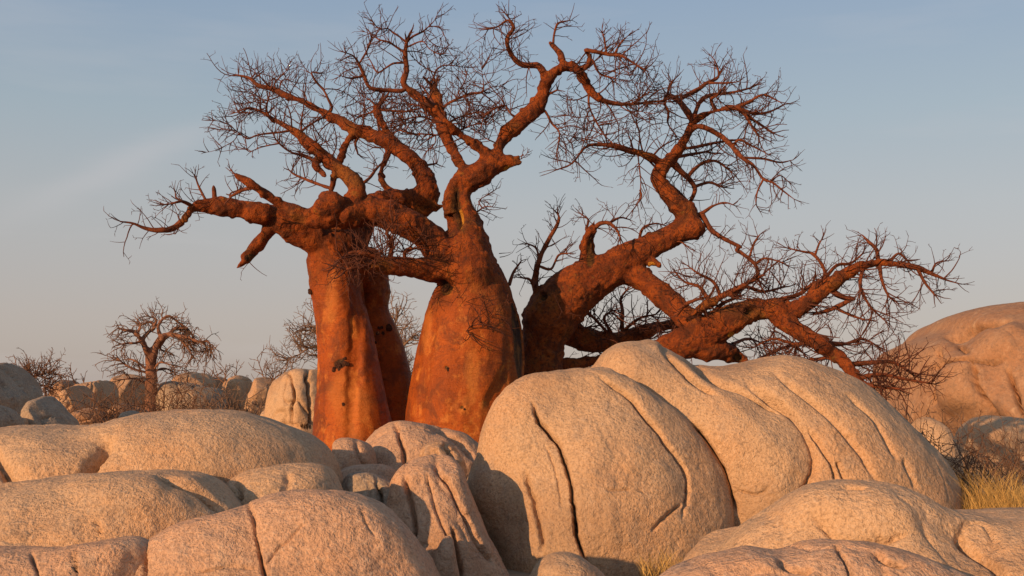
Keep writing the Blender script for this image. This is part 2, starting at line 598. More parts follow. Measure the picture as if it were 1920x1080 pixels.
def boulder(name, label, outline, D, T, n=60, mat=0, center=None, p=2.3, Tb=None, lean=0.15, rough=1.0, cracks=(),
            lumps=(), group=None, seed=0, scale=1.0, cat='boulder', ridges=0.0, facets=0):
    C, Q = cubesphere(max(22, int(n * 0.66)))
    sp = closed_spline(outline)
    c = np.array(center if center is not None else sp.mean(0), float)
    gy = HOR + (EYE + 0.12) * FPX / D          # row where the ground lies at this distance
    if sp[:, 1].max() < gy:                    # let the rock reach down into the soil
        low_ = sp[:, 1] > c[1]
        sp[low_, 1] = c[1] + (sp[low_, 1] - c[1]) * (gy - c[1]) / (sp[:, 1].max() - c[1])
    th = np.arctan2(sp[:, 1] - c[1], sp[:, 0] - c[0])
    rad = np.hypot(sp[:, 0] - c[0], sp[:, 1] - c[1])
    o = np.argsort(th)
    th, rad = th[o], rad[o]
    ang = np.arctan2(-C[:, 2], C[:, 0])
    r = np.interp(ang, th, rad, period=2 * math.pi)
    sinp = np.hypot(C[:, 0], C[:, 2])
    cosp = C[:, 1]
    kf = (sinp ** p + np.abs(cosp) ** p) ** (-1 / p)
    s, t = kf * sinp, kf * cosp
    # blend the radius towards a rounder outline near the centre, so that the outline's corners fade inside
    rm = np.mean(rad)
    r_in = 0.5 * r + 0.5 * np.minimum(r, rm * 1.6)
    r = r_in + (r - r_in) * np.clip(s, 0, 1) ** 3
    px = c[0] + s * r * np.cos(ang)
    py = c[1] + s * r * np.sin(ang)
    V = np.zeros_like(C)
    V[:, 0] = (px - 960) / FPX * D
    V[:, 2] = EYE + (HOR - py) / FPX * D
    zc = EYE + (HOR - c[1]) / FPX * D
    V[:, 1] = D + np.where(t < 0, t * T, t * (Tb or T)) + lean * (V[:, 2] - zc) * (1 - np.clip(s, 0, 1) ** 4)
    if facets:
        rg = np.random.default_rng(seed + 500)
        mid = V.mean(0)
        for _ in range(facets):
            pn = rg.normal(size=3) * np.array([1, 1, 0.7])
            if pn[1] > 0:
                pn[1] *= -1
            pn /= np.linalg.norm(pn)
            hgt = (V - mid) @ pn
            cut = hgt.max() * rg.uniform(0.74, 0.92)
            soft = hgt.max() * 0.05
            over = hgt - cut
            V = V - pn * (0.5 * (over + np.sqrt(over * over + soft * soft)) * 0.92)[:, None]
    nr = vnormals(V, Q)
    if np.mean(np.einsum('ij,ij->i', nr, V - V.mean(0))) < 0:
        Q = Q[:, ::-1]
        nr = -nr
    sd = seed * 13.7
    q = V / scale
    disp = 0.075 * fbm(q * 0.8 + sd, 3, seed, 0.4) + 0.030 * fbm(q * np.array([2.3, 2.3, 1.6]) + sd, 3, seed + 9, 0.55)
    rd = 1 - np.abs(fbm(q * np.array([1.5, 1.5, 0.8]) + sd + 5, 3, seed + 20))
    disp -= (0.006 + 0.6 * ridges) * (np.clip(rd - 0.92, 0, 1) / 0.08) ** 1.5
    disp += 0.011 * fbm(q * 7 + sd, 4, seed + 30, 0.6)
    V = V + nr * (disp * rough * scale)[:, None]
    X, Y = proj(V)
    front = np.clip(-t * 4 + 0.6, 0, 1)
    if lumps:
        for (lx, ly, rx, ry, ang_d, amt) in lumps:
            ca, sa = math.cos(R(ang_d)), math.sin(R(ang_d))
            u = ((X - lx) * ca + (Y - ly) * sa) / rx
            v = (-(X - lx) * sa + (Y - ly) * ca) / ry
            w = np.exp(-(u * u + v * v) ** 1.5) * front
            V = V + nr * (amt * w)[:, None]
    for ck in cracks:
        poly, w, dep = ck[0], ck[1], ck[2]
        bw, bd = (ck[3], ck[4]) if len(ck) > 4 else (w * 5, dep * 0.35)
        step = ck[5] if len(ck) > 5 else 0.0
        wob = 5.0 * noise3(np.c_[X * 0.03, Y * 0.03, X * 0] + sd, 44) + 2.0 * noise3(np.c_[X * 0.11, Y * 0.11, X * 0] + sd, 45)
        pl = open_spline(np.c_[np.array(poly, float), np.zeros(len(poly))], 12)[:, :2]
        d, side, fr = seg_dist(X + wob, Y + wob * 0.5, pl)
        taper = np.clip(np.minimum(fr, 1 - fr) * 6 + 0.08, 0, 1)
        g_ = dep * np.exp(-(d / (w * 0.58)) ** 2) * (0.75 + 0.35 * noise3(np.c_[X * 0.02, Y * 0.02, X * 0], 46))
        g_ = g_ * 2.4 + 0.8 * bd * np.exp(-(d / np.where(side > 0, bw * 1.3, bw * 0.35)) ** 1.2)
        if step:
            g_ = g_ + step * np.exp(-(d / (bw * 2.5)) ** 2) * (side > 0) * np.clip(d / w, 0, 1)
        V = V - nr * (g_ * taper * front)[:, None]
    org = np.array([(c[0] - 960) / FPX * D, D, max(0.0, V[:, 2].min())])
    me = mesh_np(name, V - org, Q)
    ob = link(name, me, M_GR[mat] if isinstance(mat, int) else mat, None, org)
    return tag(ob, label, cat, group)


boulder('boulder', 'long low tan boulder behind the cracked front boulder, scooped by a hollow',
        [(-330, 930), (-300, 850), (-180, 818), (0, 811), (90, 801), (180, 792), (245, 778), (310, 766), (390, 764), (470, 771),
         (540, 790), (590, 820), (620, 855), (637, 905), (642, 970), (600, 1060), (300, 1130), (-100, 1130), (-300, 1040)],
        10.2, 1.25, 120, 0, (180, 930), seed=1, lean=0.35,
        cracks=[([(205, 815), (180, 855), (152, 895), (118, 935)], 20, 0.10, 60, 0.07),
                ([(-10, 850), (10, 890), (30, 925)], 12, 0.06)],
        lumps=[(380, 850, 160, 60, 0, 0.06), (60, 850, 90, 40, 10, 0.05)])
boulder('boulder', 'small rounded ledge of rock wedged below the long tan boulder',
        [(420, 985), (408, 935), (425, 900), (470, 886), (540, 876), (595, 878), (626, 900), (640, 950), (610, 1010), (480, 1030)],
        9.0, 0.45, 60, 0, facets=3, seed=2,
        cracks=[([(440, 895), (448, 920), (440, 950)], 6, 0.05), ([(545, 885), (530, 915), (540, 950)], 12, 0.03)])
boulder('boulder', 'smooth humped slab of rock between the long boulder and cracked front boulder',
        [(-280, 1040), (-240, 970), (-90, 932), (50, 914), (150, 899), (240, 890), (320, 887), (385, 898), (430, 927), (458, 965),
         (450, 1040), (300, 1120), (0, 1140), (-220, 1120)],
        8.5, 0.95, 100, 0, (100, 1020), seed=3, lean=0.5,
        cracks=[([(300, 893), (370, 915), (425, 960)], 9, 0.04, 34, 0.05), ([(182, 975), (188, 1010)], 4, 0.03)],
        lumps=[(250, 930, 110, 36, 10, 0.05)])
boulder('boulder', 'small wedge stone half sunk in the humped slab',
        [(-10, 1045), (-5, 1015), (20, 996), (60, 990), (92, 1005), (112, 1032), (110, 1060), (40, 1075)], 7.8, 0.24, 40, 0, facets=4, seed=4, scale=0.6)
boulder('boulder', 'low flat block of granite beside the cracked front boulder',
        [(-240, 1120), (-160, 1056), (0, 1036), (100, 1030), (190, 1016), (255, 1010), (290, 1040), (300, 1130), (240, 1260), (0, 1290),
         (-200, 1230)], 7.35, 0.45, 80, 1, facets=3, seed=5, lean=0.5, scale=0.8,
        cracks=[([(60, 1035), (75, 1090)], 4, 0.02), ([(135, 1028), (150, 1090)], 4, 0.02)])
boulder('boulder', 'big rounded front boulder split by two short vertical cracks',
        [(180, 1180), (225, 1075), (264, 1018), (330, 978), (430, 947), (520, 925), (600, 915), (660, 919), (715, 940), (755, 972),
         (795, 1020), (832, 1080), (865, 1160), (840, 1310), (500, 1380), (230, 1320)],
        7.6, 0.8, 130, 1, (520, 1130), seed=6, lean=0.45, scale=0.8,
        cracks=[([(466, 940), (478, 985), (484, 1030), (495, 1090)], 4, 0.05, 22, 0.03, 0.02),
                ([(264, 1012), (267, 1040), (272, 1090)], 5, 0.06, 20, 0.03),
                ([(575, 985), (530, 1025), (488, 1060)], 3, 0.012), ([(360, 1075), (420, 1062), (480, 1060)], 3, 0.012),
                ([(676, 950), (690, 985), (705, 1010)], 3, 0.015)],
        lumps=[(600, 990, 130, 60, 20, 0.04)])
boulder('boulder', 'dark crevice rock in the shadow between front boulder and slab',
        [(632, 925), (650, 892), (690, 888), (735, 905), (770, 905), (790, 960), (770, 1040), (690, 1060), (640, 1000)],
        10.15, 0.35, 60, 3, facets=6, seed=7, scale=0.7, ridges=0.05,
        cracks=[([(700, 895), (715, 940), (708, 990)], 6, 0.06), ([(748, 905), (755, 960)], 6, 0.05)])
boulder('boulder', 'tilted slab of pinkish rock leaning beside the big cracked boulder',
        [(728, 930), (752, 880), (790, 860), (830, 854), (862, 874), (884, 930), (912, 1000), (945, 1062), (985, 1150), (900, 1230),
         (730, 1220), (715, 1080)], 9.95, 0.5, 110, 1, (830, 1040), facets=4, seed=8, scale=0.8, lean=0.35, ridges=0.03,
        cracks=[([(812, 866), (845, 915), (880, 975), (925, 1060)], 5, 0.05, 16, 0.03, 0.02),
                ([(800, 880), (815, 950), (850, 1030)], 4, 0.02), ([(850, 990), (862, 1040), (868, 1090)], 5, 0.07, 16, 0.02),
                ([(760, 890), (772, 960), (780, 1040)], 7, 0.05)])
boulder('boulder', 'thin upright sliver of stone at the foot of the tilted slab',
        [(818, 1065), (824, 1030), (838, 1008), (848, 1020), (855, 1060), (862, 1110), (830, 1130)], 9.35, 0.14, 36, 1, facets=4, seed=9, scale=0.4)
boulder('boulder', 'small ochre stone perched on the tilted slab',
        [(786, 858), (792, 838), (815, 827), (838, 830), (858, 846), (873, 872), (877, 900), (845, 915), (800, 888)],
        10.5, 0.28, 50, 2, facets=5, seed=10, scale=0.5, ridges=0.05,
        cracks=[([(838, 832), (852, 858), (866, 890)], 5, 0.06)])
boulder('boulder', 'pale pink slab lying against the foot of the baobab trunks',
        [(672, 850), (684, 812), (706, 797), (745, 788), (790, 788), (850, 797), (888, 815), (915, 860), (905, 940), (800, 985),
         (700, 960), (668, 900)], 13.0, 0.75, 80, 1, facets=5, seed=11, lean=0.5, ridges=0.03,
        cracks=[([(738, 790), (752, 830), (760, 880)], 6, 0.05), ([(800, 790), (860, 822), (890, 862)], 6, 0.05, 24, 0.05)])
boulder('boulder', 'small pink round stone beside the copper tree foot',
        [(618, 870), (628, 832), (652, 821), (682, 829), (703, 853), (708, 900), (660, 930), (622, 915)], 12.2, 0.38, 50, 1, facets=4, seed=12,
        scale=0.7, cracks=[([(668, 825), (674, 850), (690, 880)], 6, 0.04)])
boulder('boulder', 'flat pinkish stone lying between the round stone and crevice',
        [(622, 915), (640, 884), (675, 875), (715, 874), (742, 888), (750, 925), (700, 960), (635, 955)], 11.2, 0.35, 50, 1, facets=5, seed=13, scale=0.7)
boulder('boulder', 'huge domed tan boulder with long curving cracks in front of baobabs',
        [(866, 930), (888, 856), (908, 795), (934, 736), (974, 703), (1050, 688), (1120, 688), (1172, 706), (1220, 735), (1272, 775),
         (1317, 822), (1357, 876), (1380, 935), (1386, 990), (1362, 1060), (1290, 1130), (1120, 1170), (980, 1150), (900, 1060)],
        11.2, 1.0, 190, 0, (1110, 930), seed=14, lean=0.4, p=2.2,
        cracks=[([(996, 755), (1006, 788), (1028, 808), (1048, 838), (1062, 885), (1072, 940), (1084, 1000), (1104, 1062)], 4.5, 0.15, 20, 0.04, 0.03),
                ([(1120, 705), (1180, 750), (1212, 792), (1252, 842), (1284, 885), (1291, 915), (1282, 975)], 4.5, 0.06, 22, 0.025, 0.02),
                ([(1020, 830), (1038, 880), (1055, 965)], 3, 0.02),
                ([(985, 880), (1000, 950), (1020, 1040)], 7, 0.03),
                ([(1130, 925), (1180, 928)], 3, 0.015), ([(1215, 1000), (1280, 945)], 5, 0.03)],
        lumps=[(1160, 880, 110, 140, -10, 0.12), (970, 800, 60, 60, 0, 0.05), (940, 990, 50, 100, 10, -0.08)])
boulder('boulder', 'broad sloping granite outcrop under the drooping right baobab limb',
        [(1098, 730), (1118, 684), (1150, 656), (1190, 643), (1217, 637), (1250, 650), (1290, 671), (1340, 681), (1395, 676),
         (1455, 671), (1520, 682), (1575, 708), (1625, 742), (1680, 790), (1730, 840), (1762, 885), (1780, 930), (1785, 1000),
         (1740, 1060), (1600, 1090), (1400, 1100), (1250, 1060), (1150, 900)],
        12.1, 1.35, 180, 0, (1450, 880), seed=15, lean=0.2, p=2.2,
        cracks=[([(1235, 645), (1285, 700), (1345, 742)], 7, 0.035, 22, 0.03), ([(1290, 675), (1350, 715), (1400, 735), (1470, 770)], 7, 0.04, 24, 0.04),
                ([(1400, 720), (1470, 760), (1510, 810), (1530, 860), (1520, 900), (1480, 945)], 8, 0.05, 30, 0.06, 0.03),
                ([(1515, 800), (1555, 860), (1572, 912)], 5, 0.05), ([(1570, 865), (1590, 912)], 4, 0.05),
                ([(1440, 690), (1530, 760), (1600, 840), (1650, 915)], 7, 0.025, 30, 0.03),
                ([(1580, 740), (1640, 800), (1680, 870)], 6, 0.02), ([(1690, 860), (1720, 920)], 7, 0.02),
                ([(1296, 790), (1335, 845), (1362, 900), (1378, 960)], 6, 0.10, 20, 0.05),
                ([(1385, 920), (1420, 928), (1440, 915)], 4, 0.02)],
        lumps=[(1420, 860, 80, 110, -20, 0.10), (1190, 690, 60, 40, 30, 0.08), (1620, 820, 70, 110, -35, 0.05)])
boulder('boulder', 'small low boulder at the foot of the huge cracked boulder',
        [(985, 1140), (1005, 1072), (1035, 1046), (1072, 1042), (1108, 1060), (1140, 1095), (1150, 1160), (1060, 1190)], 8.4, 0.35, 50, 0, facets=3,
        seed=16, scale=0.6)
boulder('boulder', 'rounded shoulder of rock tucked below the deep black crack',
        [(1255, 1120), (1285, 1055), (1318, 1012), (1350, 990), (1388, 983), (1425, 1000), (1450, 1060), (1420, 1140), (1310, 1160)],
        8.5, 0.4, 60, 0, facets=4, seed=17, scale=0.7)
boulder('boulder', 'wide weathered granite mound in front of the straw grass',
        [(1320, 1120), (1370, 1020), (1430, 968), (1495, 929), (1555, 912), (1620, 909), (1690, 921), (1740, 947), (1790, 966),
         (1850, 971), (1920, 964), (2010, 955), (2100, 985), (2130, 1110), (1950, 1260), (1500, 1270), (1340, 1200)],
        7.5, 0.9, 110, 0, (1700, 1080), seed=18, lean=0.6, scale=0.9, ridges=0.03,
        cracks=[([(1520, 965), (1560, 1000), (1580, 1012), (1640, 1015), (1700, 1000)], 6, 0.05, 22, 0.05),
                ([(1575, 925), (1620, 928)], 5, 0.03), ([(1640, 1000), (1690, 1050), (1720, 1080)], 6, 0.04),
                ([(1800, 990), (1850, 1040), (1890, 1090)], 10, 0.05)],
        lumps=[(1600, 950, 120, 40, 5, 0.07), (1800, 1010, 80, 40, 20, -0.06)])
boulder('boulder', 'lumpy foot ledge of rock below the wide weathered mound',
        [(1200, 1150), (1250, 1083), (1325, 1052), (1400, 1036), (1470, 1044), (1530, 1022), (1600, 1014), (1690, 1024), (1770, 1048),
         (1850, 1090), (1880, 1170), (1780, 1260), (1500, 1290), (1260, 1250)], 6.3, 0.5, 90, 1, (1530, 1150), seed=19, lean=0.5, scale=0.7,
        ridges=0.04,
        cracks=[([(1455, 1045), (1480, 1062), (1520, 1070)], 6, 0.06), ([(1640, 1030), (1665, 1052), (1700, 1060)], 6, 0.05),
                ([(1560, 1020), (1590, 1055), (1600, 1090)], 5, 0.03)])
# beyond the big outcrop
boulder('rock_dome', 'large reddish granite dome rising behind the dry bush',
        [(1672, 800), (1686, 690), (1700, 655), (1722, 641), (1745, 633), (1768, 622), (1783, 603), (1812, 589), (1858, 578), (1910, 575),
         (1980, 588), (2080, 640), (2130, 760), (2080, 860), (1850, 880), (1710, 860)], 42, 7.5, 110, M_RED, (1880, 750), seed=20,
        lean=0.6, scale=5.0, rough=0.6, facets=5, cat='rock dome',
        cracks=[([(1795, 640), (1815, 665)], 2.5, 0.5), ([(1830, 690), (1840, 735), (1862, 775), (1872, 800)], 4, 0.8, 12, 0.4),
                ([(1770, 630), (1840, 615), (1900, 605)], 5, 0.4, 14, 0.4), ([(1760, 650), (1765, 700), (1750, 760)], 6, 0.4),
                ([(1890, 690), (1905, 740), (1915, 790)], 4, 0.5), ([(1740, 690), (1820, 680), (1880, 675)], 4, 0.3)],
        lumps=[(1800, 720, 40, 50, 10, 0.6), (1880, 640, 50, 30, 0, 0.5)])
boulder('boulder', 'rounded tan boulder between the dome and dry bush',
        [(1795, 890), (1800, 815), (1830, 781), (1880, 778), (1930, 790), (1980, 815), (2010, 880), (1960, 930), (1830, 930)], 25, 1.2, 56, 0,
        seed=21, scale=1.3)
boulder('boulder', 'small tan rock peeking past the end of the outcrop',
        [(1715, 880), (1708, 815), (1730, 786), (1760, 790), (1785, 825), (1800, 900), (1760, 950)], 16.5, 0.5, 44, 0, seed=22, scale=0.8)

# distant outcrop on the other side (G frame pixels / 3 + offset)


def Gp(*pts):
    return [(x / 3.0, 560 + y / 3.0) for x, y in pts]


far = [
    ('tall grey boulder with sunlit face beside the split cone rock', Gp((-160, 560), (-120, 420), (-60, 368), (0, 368), (60, 408), (120, 465), (155, 550), (150, 650), (125, 740), (20, 800), (-130, 760)), 30, 1.6, 3, []),
    ('low dark grey boulder in front of the tall grey one', Gp((-120, 800), (-100, 660), (-40, 610), (20, 625), (75, 675), (112, 745), (100, 830), (-60, 860)), 24, 0.9, 3, []),
    ('cone shaped grey rock with one sunlit side', Gp((140, 800), (150, 710), (175, 620), (210, 560), (240, 552), (290, 595), (350, 655), (405, 715), (400, 810), (260, 850)), 27, 1.0, 3, [([(215, 745), (220, 800)], 2, 0.1)]),
    ('small pale stone squeezed beside the cone shaped rock', Gp((112, 720), (118, 680), (138, 668), (156, 690), (155, 740), (130, 760)), 26, 0.3, 0, []),
    ('dark orange round rock at the start of the far rock row', Gp((312, 560), (325, 490), (355, 456), (400, 460), (432, 492), (440, 560), (380, 600)), 56, 1.4, M_RED, []),
    ('tawny rock in the far row below the dark orange one', Gp((318, 720), (340, 570), (375, 505), (430, 490), (480, 545), (500, 640), (490, 740), (400, 780)), 44, 1.6, 2, []),
    ('flat topped lit rock in the far row', Gp((415, 560), (430, 480), (500, 468), (590, 465), (620, 500), (625, 580), (520, 620)), 52, 1.6, 2, [([(168, 715), (163, 735)], 2, 0.3)]),
    ('small brown block in front of the flat topped rock', Gp((395, 740), (425, 640), (480, 618), (550, 622), (590, 660), (580, 740), (480, 770)), 38, 1.0, M_RED, []),
    ('brown boulder left of the small baobab foot', Gp((590, 740), (615, 640), (660, 590), (720, 578), (780, 600), (830, 660), (820, 750), (690, 790)), 40, 1.2, M_RED, []),
    ('whitish flaked stone before the brown boulder', Gp((640, 700), (670, 655), (720, 634), (770, 640), (800, 660), (800, 700), (720, 720)), 34, 0.5, 3, []),
    ('low tan rock behind the small baobab', Gp((600, 520), (620, 450), (670, 430), (740, 428), (800, 445), (820, 500), (800, 560), (680, 570)), 62, 1.8, 2, []),
    ('domed orange tan rock right of the small baobab', Gp((955, 520), (985, 445), (1040, 414), (1110, 418), (1160, 440), (1195, 490), (1190, 570), (1050, 590)), 58, 1.8, 2, []),
    ('long grey shaded rock behind the brown brush', Gp((860, 580), (900, 495), (980, 475), (1080, 482), (1180, 505), (1245, 540), (1250, 640), (1050, 680), (880, 660)), 47, 1.6, 3, []),
    ('low brown rock between domed rock and round one', Gp((1150, 560), (1170, 460), (1220, 440), (1280, 460), (1300, 520), (1280, 600), (1200, 620)), 60, 1.4, M_RED, []),
    ('round tan boulder topped by a dark tuft', Gp((1250, 600), (1262, 490), (1300, 445), (1350, 432), (1405, 455), (1424, 510), (1415, 590), (1330, 640)), 50, 1.4, 2, []),
    ('tan boulder under the spiky shrub', Gp((1390, 640), (1405, 560), (1432, 470), (1480, 440), (1535, 455), (1550, 540), (1540, 640), (1460, 690)), 42, 1.2, 2, []),
    ('low tan stone in front of the split block', Gp((1450, 720), (1465, 620), (1520, 600), (1600, 612), (1650, 650), (1640, 760), (1520, 780)), 30, 0.6, 0, []),
    ('tall split granite block beside the copper trunk', Gp((1505, 780), (1520, 600), (1545, 500), (1580, 455), (1630, 410), (1690, 390), (1760, 395), (1840, 400), (1880, 500), (1890, 700), (1860, 830), (1650, 850)), 27, 1.2, 0,
     [([(540, 695), (548, 740), (545, 800)], 2.5, 0.18), ([(578, 690), (580, 740), (585, 800)], 3, 0.22), ([(520, 795), (560, 800), (597, 802)], 2, 0.12)]),
]
for i, (lab, out, D, T, m, ck) in enumerate(far):
    boulder('boulder', lab, out, D, T, 44, m, seed=40 + i, scale=max(1.0, T), lean=0.25, cracks=ck, ridges=0.06, p=2.7, rough=1.5, facets=9)
# rocks that fill the outcrop's foot behind the baobabs
for i, (x, y, w, h, D, m) in enumerate([(690, 800, 60, 40, 34, 2), (1075, 720, 60, 42, 36, 2), (1010, 760, 50, 40, 30, 2), (1130, 735, 40, 40, 33, 2)]):
    pts = [(x + w * math.cos(a) * (1 + 0.12 * math.sin(3 * a + i)), y + h * math.sin(a) * (1 + 0.1 * math.cos(2 * a + i))) for a in np.linspace(0, 2 * math.pi, 12, endpoint=False)]
    boulder('boulder', ['tan rock seen in the gap between two trunks', 'pale rock glimpsed under the leaning trunk', 'low rock hidden behind the middle trunk', 'low rock beneath the leaning baobab limbs'][i],
            pts, D, 1.0, 30, m, seed=70 + i)

# ------------------------------------------------------------------ tubes and twigs


def tube(pts, rad, sides=6, cap=True):
    """closed tube along pts; returns V, quads"""
    P = np.asarray(pts, float)
    n = len(P)
    rad = np.asarray(rad, float)
    T = np.gradient(P, axis=0)
    T /= np.linalg.norm(T, axis=1)[:, None] + 1e-12
    ref = np.array([0.0, 0.0, 1.0]) if abs(T[0, 2]) < 0.9 else np.array([1.0, 0.0, 0.0])
    u = np.cross(T[0], ref)
    u /= np.linalg.norm(u)
    U = np.zeros_like(P)
    for i in range(n):
        u = u - T[i] * (u @ T[i])
        u /= np.linalg.norm(u) + 1e-12
        U[i] = u
    W = np.cross(T, U)
    a = np.arange(sides) * 2 * math.pi / sides
    ring = P[:, None, :] + rad[:, None, None] * (np.cos(a)[None, :, None] * U[:, None, :] + np.sin(a)[None, :, None] * W[:, None, :])
    V = ring.reshape(-1, 3)
    i = np.arange(n - 1)[:, None] * sides
    j = np.arange(sides)[None, :]
    j2 = (j + 1) % sides
    Q = np.stack([i + j, i + j2, i + sides + j2, i + sides + j], -1).reshape(-1, 4)
    return V, Q


def merge(parts):
    Vs, Qs, o = [], [], 0
    for V, Q in parts:
        Vs.append(V)
        Qs.append(Q + o)
        o += len(V)
    return np.concatenate(Vs), np.concatenate(Qs)


def rnd_unit():
    v = np.array([random.gauss(0, 1), random.gauss(0, 1), random.gauss(0, 1)])
    return v / (np.linalg.norm(v) + 1e-9)


def nrm(v):
    return v / (np.linalg.norm(v) + 1e-9)


RMIN = [0.0052]


def grow(start, d, length, r0, level, out, up=0.05, bend=0.26, step=0.075, kids=1.0, kidlen=0.52):
    """one crooked twig with its side twigs"""
    k = max(3, int(length / step))
    p = np.array(start, float)
    pts, rs = [p.copy()], [r0]
    d = nrm(np.array(d, float))
    turn = rnd_unit() * bend
    sgn = random.choice((-1, 1))
    side = nrm(np.cross(d, rnd_unit()))
    for i in range(k):
        if random.random() < 0.22:
            turn = rnd_unit() * bend
        d = nrm(d + turn * 0.75 + rnd_unit() * bend * 0.42 + np.array([0, 0, up]))
        p = p + d * (length / k)
        pts.append(p.copy())
        f = (i + 1) / k
        rs.append(r0 * (1 - 0.58 * f))
        if level > 0 and i >= 1 and random.random() < (0.52 if level > 1 else 0.40) * kids:
            sgn = -sgn
            side = nrm(side - d * (side @ d) + rnd_unit() * 0.5)
            cd = nrm(d * random.uniform(0.35, 0.9) + side * sgn * random.uniform(0.6, 1.0))
            grow(p, cd, length * kidlen * random.uniform(0.55, 1.15) * (1.1 - 0.45 * f), max(rs[-1] * 0.78, RMIN[0]), level - 1, out,
                 up, bend, step * 0.85, kids, kidlen)
    out.append((np.array(pts), np.array(rs)))


def twig_mesh(out):
    parts = []
    for pts, rs in out:
        parts.append(tube(pts, rs, 3 if rs[0] < 0.010 else (4 if rs[0] < 0.016 else 5)))
    return merge(parts)


# ------------------------------------------------------------------ baobabs
REG = {'P': (0, 0, 1.0), 'A': (200, 0, 2.25), 'B': (640, 0, 2.25), 'C': (960, 0, 2.25), 'D': (1240, 360, 2.25), 'E': (560, 300, 2.0),
       'F': (940, 360, 2.7), 'G': (0, 560, 3.0), 'H': (380, 60, 4.5), 'I': (660, 20, 4.5), 'J': (700, 180, 4.5), 'K': (1040, 120, 4.5),
       'L': (1200, 100, 4.5), 'M': (1240, 420, 4.5)}
RSC = {'H': 0.62, 'I': 0.62, 'J': 0.62, 'K': 0.62, 'L': 0.62, 'M': 0.62}


def parse(spec):
    reg, s = spec[0], spec[2:]
    x0, y0, f = REG[reg]
    q = RSC.get(reg, 1.0)
    out = []
    for t in s.split():
        x, y, r = (float(v) for v in t.split(','))
        out.append([x0 + x / f, y0 + y / f, r / f * q])
    return np.array(out)


TWK = 2.3


